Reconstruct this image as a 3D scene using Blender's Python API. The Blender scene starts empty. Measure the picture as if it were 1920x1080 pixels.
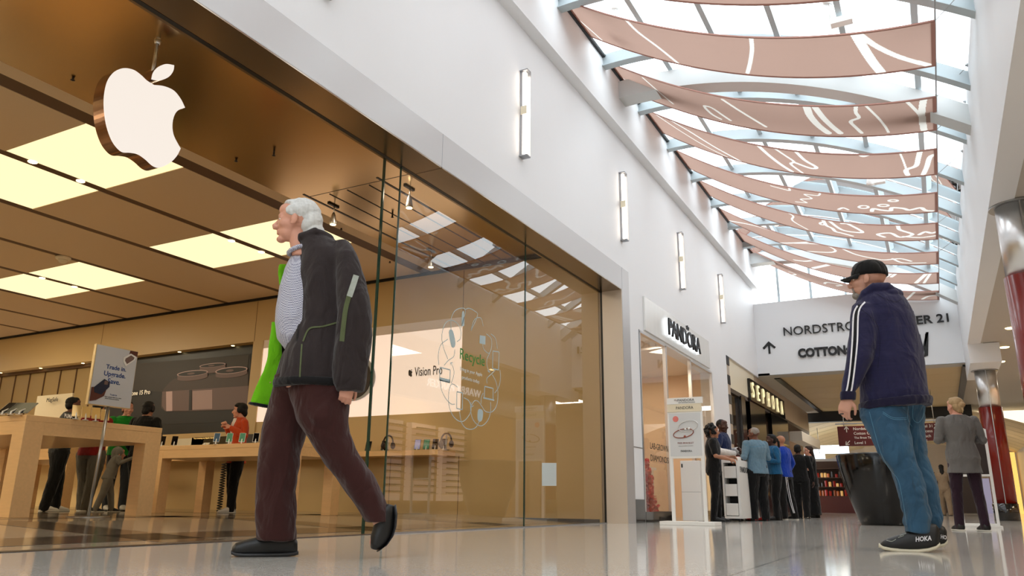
import bpy, bmesh, math, random
import numpy as np
from mathutils import Vector, Matrix, noise
C = bpy.context.scene.collection
S = bpy.context.scene
V3 = Vector
# ---------------------------------------------------------------- camera
YAW, PITCH, ROLL, FPX, CAMH = 0.49493102, 0.27065497, 0.01030365, 1448.079, 0.28
def _basis():
    cy, sy, cp, sp, cr, sr = math.cos(YAW), math.sin(YAW), math.cos(PITCH), math.sin(PITCH), math.cos(ROLL), math.sin(ROLL)
    f = V3((-sy*cp, cy*cp, sp)); r = V3((cy, sy, 0)); u = r.cross(f)
    return cr*r + sr*u, -sr*r + cr*u, f
CR, CU, CF = _basis()
cam_d = bpy.data.cameras.new('camera'); cam = bpy.data.objects.new('camera', cam_d); C.objects.link(cam)
cam_d.sensor_width = 36; cam_d.lens = FPX/1920*36; cam_d.clip_start = 0.02; cam_d.clip_end = 300
M = Matrix((CR, CU, -CF)).transposed().to_4x4(); M.translation = V3((0, 0, CAMH)); cam.matrix_world = M
S.camera = cam
# ---------------------------------------------------------------- world, exposure, large lights
S.view_settings.view_transform = 'Standard'; S.view_settings.look = 'None'
S.view_settings.gamma = 1; S.view_settings.use_curve_mapping = False
S.view_settings.exposure = -0.06
W = bpy.data.worlds.new('overcast_sky'); S.world = W; W.use_nodes = True
nt = W.node_tree; bg = nt.nodes['Background']
bg.inputs[0].default_value = (0.90, 0.965, 1.0, 1); bg.inputs[1].default_value = 4.6
def area(name, loc, sx, sy, power, col, rot=(0, 0, 0), portal=False, spread=math.pi):
    d = bpy.data.lights.new(name, 'AREA'); d.shape = 'RECTANGLE'; d.size = sx; d.size_y = sy; d.energy = power; d.color = col; d.spread = spread
    o = bpy.data.objects.new(name, d); C.objects.link(o); o.location = loc; o.rotation_euler = rot
    if portal: d.cycles.is_portal = True
    return o
area('skylight_portal', (-1.45, 5.0, 7.12), 5.3, 34, 1, (1, 1, 1), portal=True)
for x, y in ((-8.5, -2.5), (-13, -2), (-19, 2.5), (-18, 7.5), (-21, -3), (-12.5, .6)): area('store_fill_light', (x, y, 4.18), 1.4, 1.3, 185, (1, .86, .62))  # added fill lights, out of view, raising the light level in the store
for x, y, e in ((-5.9, 9.0, 18), (-5.9, 7.4, 16), (-6.6, 5.0, 14)): area('bronze_ceiling_fill', (x, y, 4.17), .5, .5, e, (1, .84, .62))  # added fill under the bronze ceiling, brightens the dark bay behind the glass
# ---------------------------------------------------------------- picture rays onto real planes
def ray(px, py): return CR*((px-960)/FPX) + CU*((540-py)/FPX) + CF
O0 = V3((0, 0, CAMH))
def onx(px, py, x): d = ray(px, py); return O0 + d*(x/d.x)
def ony(px, py, y): d = ray(px, py); return O0 + d*(y/d.y)
def onz(px, py, z=0): d = ray(px, py); return O0 + d*((z-CAMH)/d.z)
# ---------------------------------------------------------------- materials
MT = {}
def lin(c): return tuple((x/12.92 if x <= .04045 else ((x+.055)/1.055)**2.4) for x in c)
def mat(name, col, rough=.5, metal=0., emit=None, es=0., spec=.5, noise_amt=0., nscale=8., bump=0., bscale=60., coat=0., stretch=(1,1,1), sheen=0.):
    """col is sRGB 0..1"""
    m = bpy.data.materials.new(name); m.use_nodes = True; n = m.node_tree; b = n.nodes['Principled BSDF']
    c = lin(col); b.inputs['Base Color'].default_value = (*c, 1); b.inputs['Roughness'].default_value = rough
    b.inputs['Metallic'].default_value = metal; b.inputs['Specular IOR Level'].default_value = spec
    b.inputs['Coat Weight'].default_value = coat; b.inputs['Sheen Weight'].default_value = sheen
    if emit: b.inputs['Emission Color'].default_value = (*lin(emit), 1); b.inputs['Emission Strength'].default_value = es
    tc = n.nodes.new('ShaderNodeTexCoord'); mp = n.nodes.new('ShaderNodeMapping'); mp.inputs['Scale'].default_value = stretch
    n.links.new(tc.outputs['Object'], mp.inputs[0])
    if noise_amt:
        t = n.nodes.new('ShaderNodeTexNoise'); t.inputs['Scale'].default_value = nscale; t.inputs['Detail'].default_value = 5
        r = n.nodes.new('ShaderNodeMixRGB'); r.blend_type = 'MIX'
        r.inputs[1].default_value = (*[x*(1-noise_amt) for x in c], 1); r.inputs[2].default_value = (*[min(1, x*(1+noise_amt)) for x in c], 1)
        n.links.new(mp.outputs[0], t.inputs[0]); n.links.new(t.outputs[0], r.inputs[0]); n.links.new(r.outputs[0], b.inputs['Base Color'])
    if bump:
        t = n.nodes.new('ShaderNodeTexNoise'); t.inputs['Scale'].default_value = bscale; t.inputs['Detail'].default_value = 4
        bp = n.nodes.new('ShaderNodeBump'); bp.inputs['Strength'].default_value = bump; bp.inputs['Distance'].default_value = .01
        n.links.new(mp.outputs[0], t.inputs[0]); n.links.new(t.outputs[0], bp.inputs['Height']); n.links.new(bp.outputs[0], b.inputs['Normal'])
    MT[name] = m; return m
def glass(name, tint=(1, 1, 1), ior=1.5, rough=0.):
    """thin pane: Fresnel mix of clear transmission and mirror reflection, equal for every ray"""
    m = bpy.data.materials.new(name); m.use_nodes = True; n = m.node_tree; n.nodes.clear()
    o = n.nodes.new('ShaderNodeOutputMaterial'); mx = n.nodes.new('ShaderNodeMixShader'); t = n.nodes.new('ShaderNodeBsdfTransparent')
    g = n.nodes.new('ShaderNodeBsdfGlossy'); f = n.nodes.new('ShaderNodeFresnel'); f.inputs[0].default_value = ior
    t.inputs[0].default_value = (*tint, 1); g.inputs['Roughness'].default_value = rough
    n.links.new(f.outputs[0], mx.inputs[0]); n.links.new(t.outputs[0], mx.inputs[1]); n.links.new(g.outputs[0], mx.inputs[2]); n.links.new(mx.outputs[0], o.inputs[0])
    MT[name] = m; return m
mat('white_wall', (.90, .905, .915), .55, noise_amt=.015, nscale=1.5)
mat('ledge_grey', (.80, .80, .79), .5)
mat('frame_steel', (.74, .735, .735), .38, .5, bump=.04, bscale=3, stretch=(1, 60, 60), noise_amt=.03)
mat('bronze', (.76, .655, .49), .22, 1., noise_amt=.04, nscale=2)
mat('bronze_soffit', (.62, .57, .51), .2, 1., noise_amt=.04, nscale=2)
mat('beige_metal', (.80, .75, .69), .35, .35)
mat('black', (.03, .03, .03), .4)
mat('gloss_black', (.02, .02, .022), .12, coat=.4)
mat('store_ceiling', (.82, .73, .60), .55)
mat('groove', (.34, .235, .14), .6)
mat('light_warm', (.35, .33, .28), .5, emit=(1, .915, .70), es=1.35)
mat('spot_emit', (1, .9, .7), .5, emit=(1, .88, .62), es=9)
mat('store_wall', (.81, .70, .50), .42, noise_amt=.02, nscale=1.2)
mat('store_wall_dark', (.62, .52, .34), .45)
mat('cove', (.03, .02, .015), .8)
mat('maple', (.93, .76, .54), .38, noise_amt=.10, nscale=5, stretch=(1, 8, 8), coat=.15)
mat('soffit', (.73, .70, .66), .6)
mat('ceil_tan', (.80, .70, .52), .55)
mat('chrome', (.88, .88, .88), .32, 1.)
mat('rail_steel', (.66, .66, .66), .3, 1.)
mat('red_gloss', (.46, .085, .04), .24, coat=.2, spec=.35)
mat('stone_black', (.05, .05, .055), .15, noise_amt=.5, nscale=12, coat=.4)
mat('rib_blue', (.70, .745, .765), .45)
mat('rib_white', (.80, .81, .81), .45)
def fabric(name, col, tr):
    m = mat(name, col, .8, spec=.1); n = m.node_tree; b = n.nodes['Principled BSDF']; o = [x for x in n.nodes if x.type == 'OUTPUT_MATERIAL'][0]
    t = n.nodes.new('ShaderNodeBsdfTranslucent'); t.inputs[0].default_value = (*lin(col), 1); x = n.nodes.new('ShaderNodeMixShader'); x.inputs[0].default_value = tr
    n.links.new(b.outputs[0], x.inputs[1]); n.links.new(t.outputs[0], x.inputs[2]); n.links.new(x.outputs[0], o.inputs[0])
fabric('banner', (.665, .55, .50), .42); fabric('banner_line', (.86, .84, .81), .48)
mat('banner_hem', (.66, .48, .43), .75)
mat('sign_black', (.07, .07, .075), .45)
mat('white_plastic', (.92, .92, .91), .35)
mat('cream', (.90, .86, .76), .4)
mat('glass_edge', (.03, .22, .19), .1, spec=.8)
mat('gold_bright', (.9, .78, .5), .5, emit=(1, .8, .45), es=1.2)
mat('sconce_light', (1, .97, .93), .5, emit=(1, .93, .85), es=4.5)
mat('grey_metal', (.62, .63, .65), .35, .8)
mat('stone_beige', (.70, .63, .55), .35, noise_amt=.06, nscale=4)
mat('dark_brown', (.16, .10, .07), .4)
mat('maroon', (.26, .05, .05), .3)
mat('panel_lit', (1, .93, .88), .5, emit=(1, .91, .84), es=.62)
mat('pink_white', (.95, .90, .88), .4)
glass('store_glass', (.975, .985, .975), 1.85)
glass('sky_glass', (.97, .985, .99), 1.06)
glass('shop_glass', (.97, .98, .975), 1.5)
def floor_mat():
    m = bpy.data.materials.new('terrazzo'); m.use_nodes = True; n = m.node_tree; b = n.nodes['Principled BSDF']; L = n.links.new
    tc = n.nodes.new('ShaderNodeTexCoord')
    v = n.nodes.new('ShaderNodeTexVoronoi'); v.inputs['Scale'].default_value = 170; L(tc.outputs['Object'], v.inputs['Vector'])
    cr = n.nodes.new('ShaderNodeValToRGB'); L(v.outputs['Color'], cr.inputs[0])
    cr.color_ramp.elements[0].color = (*lin((.66, .645, .62)), 1); cr.color_ramp.elements[1].color = (*lin((.90, .885, .865)), 1)
    e = cr.color_ramp.elements.new(.12); e.color = (*lin((.74, .725, .70)), 1); e = cr.color_ramp.elements.new(.85); e.color = (*lin((.83, .815, .79)), 1)
    # joints: dividing strips every 2.6 m
    sx = n.nodes.new('ShaderNodeSeparateXYZ'); L(tc.outputs['Object'], sx.inputs[0])
    def joint(sock, per, off):
        a = n.nodes.new('ShaderNodeMath'); a.operation = 'ADD'; L(sock, a.inputs[0]); a.inputs[1].default_value = off
        d = n.nodes.new('ShaderNodeMath'); d.operation = 'DIVIDE'; L(a.outputs[0], d.inputs[0]); d.inputs[1].default_value = per
        f = n.nodes.new('ShaderNodeMath'); f.operation = 'FRACT'; L(d.outputs[0], f.inputs[0])
        g = n.nodes.new('ShaderNodeMath'); g.operation = 'LESS_THAN'; L(f.outputs[0], g.inputs[0]); g.inputs[1].default_value = .006/per
        return g.outputs[0]
    j1 = joint(sx.outputs[0], 2.9, 40.0); j2 = joint(sx.outputs[1], 2.9, 40.3)
    mx = n.nodes.new('ShaderNodeMath'); mx.operation = 'MAXIMUM'; L(j1, mx.inputs[0]); L(j2, mx.inputs[1])
    mr = n.nodes.new('ShaderNodeMixRGB'); L(mx.outputs[0], mr.inputs[0]); L(cr.outputs[0], mr.inputs[1]); mr.inputs[2].default_value = (*lin((.30, .27, .24)), 1)
    L(mr.outputs[0], b.inputs['Base Color']); b.inputs['Roughness'].default_value = .09; b.inputs['Specular IOR Level'].default_value = .75
    nz = n.nodes.new('ShaderNodeTexNoise'); nz.inputs['Scale'].default_value = 1.3; L(tc.outputs['Object'], nz.inputs[0])
    bp = n.nodes.new('ShaderNodeBump'); bp.inputs['Strength'].default_value = .03; bp.inputs['Distance'].default_value = .02; L(nz.outputs[0], bp.inputs['Height']); L(bp.outputs[0], b.inputs['Normal'])
    MT['terrazzo'] = m
floor_mat()
mat('store_floor', (.62, .57, .50), .10, noise_amt=.12, nscale=2.5, spec=.7)
mat('store_floor_dark', (.34, .30, .26), .12, noise_amt=.12, nscale=2.5, spec=.7)
# ---------------------------------------------------------------- mesh building
class MB:
    def __init__(s): s.v = []; s.f = []; s.m = []
    def add(s, vs, fs, mi=0):
        o = len(s.v); s.v += [V3(p) for p in vs]; s.f += [tuple(i+o for i in f) for f in fs]; s.m += [mi]*len(fs); return s
    def box(s, x0, x1, y0, y1, z0, z1, mi=0):
        vs = [(x, y, z) for x in (x0, x1) for y in (y0, y1) for z in (z0, z1)]
        return s.add(vs, [(0, 1, 3, 2), (4, 6, 7, 5), (0, 4, 5, 1), (2, 3, 7, 6), (0, 2, 6, 4), (1, 5, 7, 3)], mi)
    def obox(s, c, ax, ay, az, mi=0):
        """box from a centre and three half-vectors"""
        c, ax, ay, az = map(V3, (c, ax, ay, az))
        vs = [c + i*ax + j*ay + k*az for i in (-1, 1) for j in (-1, 1) for k in (-1, 1)]
        return s.add(vs, [(0, 1, 3, 2), (4, 6, 7, 5), (0, 4, 5, 1), (2, 3, 7, 6), (0, 2, 6, 4), (1, 5, 7, 3)], mi)
    def quad(s, a, b, c, d, mi=0): return s.add([a, b, c, d], [(0, 1, 2, 3)], mi)
    def prism(s, pts, ext, mi=0, side=None):
        n = len(pts); e = V3(ext); vs = [V3(p) for p in pts] + [V3(p)+e for p in pts]
        s.add(vs, [tuple(range(n)), tuple(range(2*n-1, n-1, -1))], mi)
        s.f += [(len(s.v)-2*n+i, len(s.v)-2*n+(i+1) % n, len(s.v)-n+(i+1) % n, len(s.v)-n+i) for i in range(n)]; s.m += [mi if side is None else side]*n
        return s
    def rings(s, rs, mi=0, cap=True, closed=True):
        n = len(rs[0]); o = len(s.v)
        for r in rs: s.v += [V3(p) for p in r]
        for i in range(len(rs)-1):
            for j in range(n if closed else n-1):
                a = o+i*n+j; b = o+i*n+(j+1) % n; s.f.append((a, b, b+n, a+n)); s.m.append(mi)
        if cap: s.f += [tuple(o+j for j in range(n-1, -1, -1)), tuple(o+(len(rs)-1)*n+j for j in range(n))]; s.m += [mi, mi]
        return s
    def lathe(s, c, prof, seg=32, mi=0, ax=None):
        c = V3(c); up = V3(ax).normalized() if ax else V3((0, 0, 1)); a = up.orthogonal().normalized(); b = up.cross(a)
        return s.rings([[c + up*z + (a*math.cos(t)+b*math.sin(t))*r for t in (2*math.pi*k/seg for k in range(seg))] for r, z in prof], mi)
    def tube(s, pts, r, seg=10, mi=0):
        pts = [V3(p) for p in pts]; rs = []; prev = None
        for i, p in enumerate(pts):
            t = (pts[min(i+1, len(pts)-1)] - pts[max(i-1, 0)]).normalized()
            a = t.orthogonal().normalized() if prev is None else (prev - t*prev.dot(t)).normalized()
            prev = a; b = t.cross(a); q = r[i] if isinstance(r, (list, tuple)) else r
            rs.append([p + (a*math.cos(k*2*math.pi/seg)+b*math.sin(k*2*math.pi/seg))*q for k in range(seg)])
        return s.rings(rs, mi)
    def ball(s, c, rx, ry=None, rz=None, fr=None, seg=18, mi=0):
        ry = ry or rx; rz = rz or rx; c = V3(c); X, Y, Z = fr or (V3((1, 0, 0)), V3((0, 1, 0)), V3((0, 0, 1))); n = seg//2; rs = []
        for i in range(1, n):
            t = math.pi*i/n; rs.append([c + X*rx*math.sin(t)*math.cos(k*2*math.pi/seg) + Y*ry*math.sin(t)*math.sin(k*2*math.pi/seg) + Z*rz*-math.cos(t) for k in range(seg)])
        o = len(s.v); s.rings(rs, mi, cap=False); s.v += [c - Z*rz, c + Z*rz]; a = len(s.v)-2
        for k in range(seg):
            s.f += [(a, o+(k+1) % seg, o+k), (a+1, o+(n-2)*seg+k, o+(n-2)*seg+(k+1) % seg)]; s.m += [mi, mi]
        return s
    def ribbon(s, pts, w, nrm, mi=0, t=.002):
        """flat strip of width w along pts, facing nrm"""
        pts = [V3(p) for p in pts]; nrm = V3(nrm).normalized(); A = []; B = []
        for i, p in enumerate(pts):
            d = (pts[min(i+1, len(pts)-1)] - pts[max(i-1, 0)]).normalized(); q = d.cross(nrm).normalized()*(w[i] if isinstance(w, (list, tuple)) else w)*.5
            A.append(p+q); B.append(p-q)
        return s.rings([[a, b, b+nrm*t, a+nrm*t] for a, b in zip(A, B)], mi)
    def mesh(s, name, mats, origin=(0, 0, 0), smooth=False):
        o = V3(origin); me = bpy.data.meshes.new(name); me.from_pydata([tuple(p-o) for p in s.v], [], s.f)
        for m in (mats if isinstance(mats, (list, tuple)) else [mats]): me.materials.append(MT[m] if isinstance(m, str) else m)
        me.polygons.foreach_set('material_index', s.m); me.polygons.foreach_set('use_smooth', [smooth]*len(s.f))
        bm = bmesh.new(); bm.from_mesh(me); bmesh.ops.recalc_face_normals(bm, faces=bm.faces); bm.to_mesh(me); bm.free()
        me.update(); return me
    def build(s, name, mats, parent=None, smooth=False, origin=None, bevel=0):
        if parent is not None: org = parent.matrix_world.translation if False else V3(parent.get('_o', (0, 0, 0)))
        elif origin is not None: org = V3(origin)
        else:
            lo = [min(p[i] for p in s.v) for i in range(3)]; hi = [max(p[i] for p in s.v) for i in range(3)]; org = V3(((lo[0]+hi[0])/2, (lo[1]+hi[1])/2, lo[2]))
        me = s.mesh(name, mats, org, smooth); return link(name, me, org, parent, bevel)
def link(name, me, org, parent=None, bevel=0):
    o = bpy.data.objects.new(name, me); C.objects.link(o)
    if parent is not None: o.parent = parent
    else: o.location = org
    o['_o'] = tuple(org)
    if bevel:
        b = o.modifiers.new('bevel', 'BEVEL'); b.width = bevel; b.segments = 2; b.limit_method = 'ANGLE'
        for p in me.polygons: p.use_smooth = True
        try: me.set_sharp_from_angle(angle=math.radians(40))
        except Exception: pass
    return o
def tag(o, label, cat, group=None):
    o['label'] = label; o['category'] = cat
    if group: o['group'] = group
    return o
def thing(name, label, cat, loc, group=None):
    o = bpy.data.objects.new(name, None); C.objects.link(o); o.location = loc; o['_o'] = tuple(loc); o.empty_display_size = .1
    return tag(o, label, cat, group)
def struct(name, mb, m, smooth=False, parent=None):
    o = mb.build(name, m, parent, smooth)
    if parent is None: o['kind'] = 'structure'
    return o
def copy_tree(src, loc, label=None, rotz=None):
    r = src.copy(); C.objects.link(r); r.location = loc; r['_o'] = tuple(loc)
    if rotz is not None: r.rotation_euler = (0, 0, rotz)
    if label: r['label'] = label
    for ch in list(src.children):
        c = ch.copy(); C.objects.link(c); c.parent = r
        for g in ch.children: d = g.copy(); C.objects.link(d); d.parent = c
    return r
def text(name, s, pos, dx, dy, h, m, parent=None, width=None, depth=.01, weight=0., center=False, label=None):
    """lettering fitted to height h (and width) at pos (lower left), reading along dx, up dy"""
    cu = bpy.data.curves.new('t', 'FONT'); cu.body = s; cu.extrude = .1; cu.offset = weight; cu.resolution_u = 3
    t = bpy.data.objects.new('t', cu); C.objects.link(t); bpy.context.view_layer.update()
    me = bpy.data.meshes.new_from_object(t.evaluated_get(bpy.context.evaluated_depsgraph_get())); bpy.data.objects.remove(t); bpy.data.curves.remove(cu)
    xs = [v.co.x for v in me.vertices]; ys = [v.co.y for v in me.vertices]; x0, x1, y0, y1 = min(xs), max(xs), min(ys), max(ys)
    sy = h/(y1-y0) if h else width/(x1-x0); sx = (width/(x1-x0)) if width else sy; dx = V3(dx).normalized(); dy = V3(dy).normalized(); nz = dx.cross(dy); pos = V3(pos)
    if center: pos = pos - dx*(x1-x0)*sx/2
    org = V3(parent['_o']) if parent is not None else pos
    for v in me.vertices: v.co = pos + dx*((v.co.x-x0)*sx) + dy*((v.co.y-y0)*sy) + nz*(v.co.z*5*depth+depth*.5) - org
    me.materials.clear(); me.materials.append(MT[m]); me.name = name
    o = link(name, me, org, parent)
    if label: o['label'] = label
    return o
X, Y, Z = V3((1, 0, 0)), V3((0, 1, 0)), V3((0, 0, 1))
# ================================================================ THE SETTING
WX = -4.0        # plane of the shop fronts on the left
GX = -4.32       # glass line of the first shop
FX = 3.4
SF = .085        # floor level inside the first shop
struct('floor', MB().box(-4.33, 12, -12, 60, -.2, 0).box(-9, -4.33, 11.3, 60, -.2, 0), 'terrazzo')
b = MB(); b.rings([[V3((-4.45, y, 0)), V3((-6.6, y, SF)), V3((-25, y, SF)), V3((-25, y, -.2)), V3((-4.45, y, -.2))] for y in (-8, 11.1)])
struct('floor', b, 'store_floor')
b = MB(); b.box(-4.45, -4.33, -8, 10.96, -.2, .003)
struct('trim_1', b, 'dark_brown')
def inlay(x0, x1, y0, y1):
    zf = lambda x: SF if x <= -6.6 else SF*(-4.45-x)/2.15
    xs = [x0] + ([-6.6] if x0 < -6.6 < x1 else []) + [x1]
    b.rings([[V3((x, y0, zf(x)+.0015)), V3((x, y1, zf(x)+.0015)), V3((x, y1, zf(x)-.01)), V3((x, y0, zf(x)-.01))] for x in xs])
b = MB()
for y in (1.2, 3.6, 6.0, 8.4): inlay(-25, -4.5, y, y+.5)
inlay(-5.2, -4.7, -8, 10.9); inlay(-8.0, -7.5, -8, 10.9)
struct('trim_2', b, 'store_floor_dark')
# ---- left wall above and beside the first shop
b = MB()
b.box(WX-.25, WX, -12, 11.28, 3.84, 6.1).box(WX-.25, WX, 11.28, 11.74, 0, 6.1).box(WX-.25, WX, 11.74, 16.42, 3.0, 6.1)
b.box(WX-.25, WX, 16.42, 17.86, 0, 6.1).box(WX-.25, WX, 17.86, 21.6, 3.62, 6.1)
struct('wall_left', b, 'white_wall')
struct('trim_3', MB().box(-4.4, -3.84, -12, 21.9, 6.1, 6.96), 'white_wall')
struct('baseboard_left', MB().box(WX-.01, WX+.015, 11.3, 11.72, 0, .34).box(WX-.01, WX+.015, 16.5, 17.8, 0, .2), 'gloss_black')
struct('trim_4', MB().box(WX-.01, WX+.004, 11.3, 11.74, 1.10, 1.115).box(-4.0, -3.99, 11.735, 11.75, .34, 3.0), 'grey_metal')
# ---- brushed metal portal of the first shop
p = thing('storefront_portal', 'brushed pale metal portal framing the glass electronics store entrance', 'storefront', (WX, 5, 0))
MB().box(WX-.26, WX+.02, -8, 11.28, 3.48, 3.84).box(WX-.26, WX+.02, 10.96, 11.28, 0, 3.48).build('metal_frame', 'frame_steel', p)
MB().box(-4.30, WX+.018, -8, 10.95, 3.468, 3.48).build('soffit_lining', 'bronze_soffit', p); MB().box(-4.37, -4.34, -8, 10.95, 3.468, 3.9).build('soffit_lining', 'bronze_soffit', p)
MB().box(-4.37, WX+.016, 10.94, 10.96, 0, 3.468).build('jamb_lining', 'beige_metal', p)
MB().box(-4.34, -4.30, -8, 10.96, 3.465, 3.9).box(-4.335, -4.305, 10.935, 10.95, 0, 3.47).build('glass_channel', 'black', p)
MB().box(-4.30, WX+.0215, 5.88, 5.886, 3.4665, 3.479).build('joint', 'groove', p); MB().box(WX+.01, WX+.0215, 5.88, 5.885, 3.481, 3.84).build('joint', 'grey_metal', p); MB().box(WX+.01, WX+.0215, 10.97, 10.975, 3.48, 3.84).build('joint', 'grey_metal', p)
# glass panes
for k, (y0, y1) in enumerate(((5.67, 8.345), (8.355, 10.95), (-7, -1))):
    t = thing('storefront_glass', ['tall glass pane at the store front carrying the recycling decal', 'tall glass pane next to the metal jamb at the far end of the store front', 'glass pane at the near end of the store front'][k], 'glass pane', (GX, (y0+y1)/2, .0))
    MB().quad((GX, y0, .012), (GX, y1, .012), (GX, y1, 3.468), (GX, y0, 3.468)).build('glass', 'store_glass', t)
    e = MB().box(GX-.008, GX+.008, y0-.006, y0+.004, .004, 3.467)
    e.build('polished_edge', 'glass_edge', t)
t = thing('glass_fin', 'upright green glass edge bracing the start of the store window', 'glass fin', (-4.47, 5.6, 0)); MB().box(-4.48, -4.455, 5.585, 5.60, .0, 4.19).build('polished_edge', 'glass_edge', t)
struct('trim_5', MB().box(GX-.02, GX+.02, 5.66, 10.95, 0, .012), 'grey_metal')
# ---- interior shell of the store
b = MB(); b.box(-7.26, -4.37, -8, 10.9, 4.2, 4.3)
struct('ceiling', b, 'bronze')
struct('wall_front', MB().box(-4.37, -4.3, -8, 11.1, 3.9, 4.3), 'bronze')
b = MB()
b.box(-4.37, -7.0, 7.2, 7.206, 4.197, 4.2)
for x, w in ((-4.75, .012), (-5.25, .012), (-5.78, .03), (-6.02, .012), (-6.38, .012), (-6.68, .012), (-7.0, .03)): b.box(x-w/2, x+w/2, 7.25 if w < .02 else 7.1, 10.88, 4.194, 4.2)
struct('trim_6', b, 'black')
bands = [(-9.22, -7.72), (-10.83, -9.36), (-12.5, -10.97), (-14.12, -12.64), (-15.72, -14.26), (-17.4, -15.86), (-19.0, -17.54), (-24, -19.14)]
lit = {(0, 1), (0, 2), (1, 1), (1, 2), (3, 2), (4, 2), (3, 1), (4, 1), (6, 1), (6, 2), (0, 0), (1, 0)}
rows = {0: (1.34, 2.62), 1: (4.50, 5.78), 2: (7.66, 8.97)}
b = MB(); b.box(-7.48, -7.26, -8, 10.9, 4.2, 4.25)
for i, (x0, x1) in enumerate(bands):
    ys = sorted([rows[j] for (q, j) in lit if q == i]); cur = -8
    for y0, y1 in ys: b.box(x0, x1, cur, y0, 4.2, 4.25); cur = y1
    b.box(x0, x1, cur, 10.9, 4.2, 4.25)
struct('ceiling', b, 'store_ceiling')
struct('ceiling', MB().box(-24.5, -7.26, -8, 11.2, 4.27, 4.4), 'groove')
bb = MB()
for x0, x1 in [(-7.72, -7.48)] + [(bands[i+1][1], bands[i][0]) for i in range(7)]: bb.box(x0+.002, x1-.002, -8, 10.9, 4.205, 4.26)
struct('trim_14', bb, 'groove')
n_lp = {(0, 0): 'lit ceiling panel nearest the entrance, mostly outside the picture', (1, 0): 'second lit ceiling panel outside the left edge of the picture'}
where = {(0, 1): 'lit square ceiling panel right behind the hanging fruit sign', (1, 1): 'lit square ceiling panel at the left edge below the hanging fruit sign', (0, 2): 'lit square ceiling panel behind the head of the walking man', (1, 2): 'lit square ceiling panel just left of the walking man', (3, 2): 'lit square ceiling panel above the trade-in placard, the brighter upper one', (4, 2): 'lit square ceiling panel at the far left, lowest in view'}
for (i, j) in sorted(lit):
    x0, x1 = bands[i]; y0, y1 = rows[j]
    o = MB().box(x0+.005, x1-.005, y0+.005, y1-.005, 4.205, 4.26).build('ceiling_light_panel', 'light_warm')
    tag(o, where.get((i, j), 'lit square ceiling panel deep in the store outside the picture'), 'ceiling light', 'square ceiling light panels')
# recess walls on the far side of the store (Y = 10.9)
YB = 10.9
b = MB()
b.box(-25, -4.36, YB, YB+.2, 3.32, 4.16)                  # band above the niches
b.box(-6.83, -4.36, YB, YB+.2, 0, 3.32)                    # plain bay next to the glass
b.box(-25, -6.83, YB, YB+.2, 0, 1.02)                      # low wall under the counter
b.box(-11.72, -11.45, YB-.02, YB+.3, 1.0, 3.32)            # pier between the two pictures
struct('wall_back', b, 'store_wall')
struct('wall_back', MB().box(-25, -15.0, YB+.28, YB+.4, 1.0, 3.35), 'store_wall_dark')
b = MB()
for x in [-15.3-.62*k for k in range(12)]: b.box(x-.015, x+.015, YB+.26, YB+.285, 1.0, 3.35)
b.box(-25, -11.6, YB+.2, YB+.3, 3.25, 3.34)
for x in (-5.62, -6.83, -8.2, -9.6, -11.1, -12.6, -14.2, -16.6, -19): b.box(x-.004, x+.004, YB-.003, YB+.01, .05, 1.0)
for x in (-5.62, -6.83, -11.72, -16.6): b.box(x-.004, x+.004, YB-.003, YB+.01, 3.32, 4.15)
b.box(-5.624, -5.616, YB-.003, YB+.01, 1.0, 3.32)
struct('trim_7', b, 'groove')
struct('trim_8', MB().box(-25, -4.37, YB-.06, YB+.2, 4.16, 4.2).box(-25, -4.4, YB-.012, YB, .0, .055), 'cove')
struct('wall_end', MB().box(-25.2, -25, -8, 11.2, 0, 4.3), 'store_wall')
struct('wall_near', MB().box(-25, -4.3, -8.2, -8, 0, 4.3), 'store_wall')
# ---- ledge strip, skylight
def arc(x): return 7.03 - (x+3.6)**2/12.6
XR = .905
xs = [-3.84 + (XR+3.84)*i/24 for i in range(25)]
ribs = [-8.1+1.65*k for k in range(19)]
for k, y in enumerate(ribs):
    b = MB(); b.rings([[V3((x, y-.035, arc(x)-.20)), V3((x, y+.035, arc(x)-.20)), V3((x, y+.035, arc(x))), V3((x, y-.035, arc(x)))] for x in xs])
    b.rings([[V3((x, y-.075, arc(x)-.215)), V3((x, y+.075, arc(x)-.215)), V3((x, y+.075, arc(x)-.20)), V3((x, y-.075, arc(x)-.20))] for x in xs])
    struct('trim_%d' % (20+k), b, 'rib_blue')
b = MB()
for x in (-2.98, -2.11, -1.24, -.41, .38):
    b.box(x-.035, x+.035, -9, 21.9, arc(x)-.10, arc(x)+.0)
struct('trim_9', b, 'rib_blue')
for k, y in enumerate((.9, 10.85, 20.95)):
    b = MB(); b.rings([[V3((x, y-.16, arc(x)-.42)), V3((x, y+.16, arc(x)-.42)), V3((x, y+.16, arc(x)-.12)), V3((x, y-.16, arc(x)-.12))] for x in xs])
    struct('trim_%d' % (50+k), b, 'rib_white')
b = MB(); b.rings([[V3((x, -9, arc(x)+.02)), V3((x, 21.95, arc(x)+.02))] for x in xs], closed=False, cap=False)
struct('window_1', b, 'sky_glass', smooth=True)
struct('trim_10', MB().box(-3.86, -3.80, -9, 21.9, 6.97, 7.02), 'black')
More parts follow.
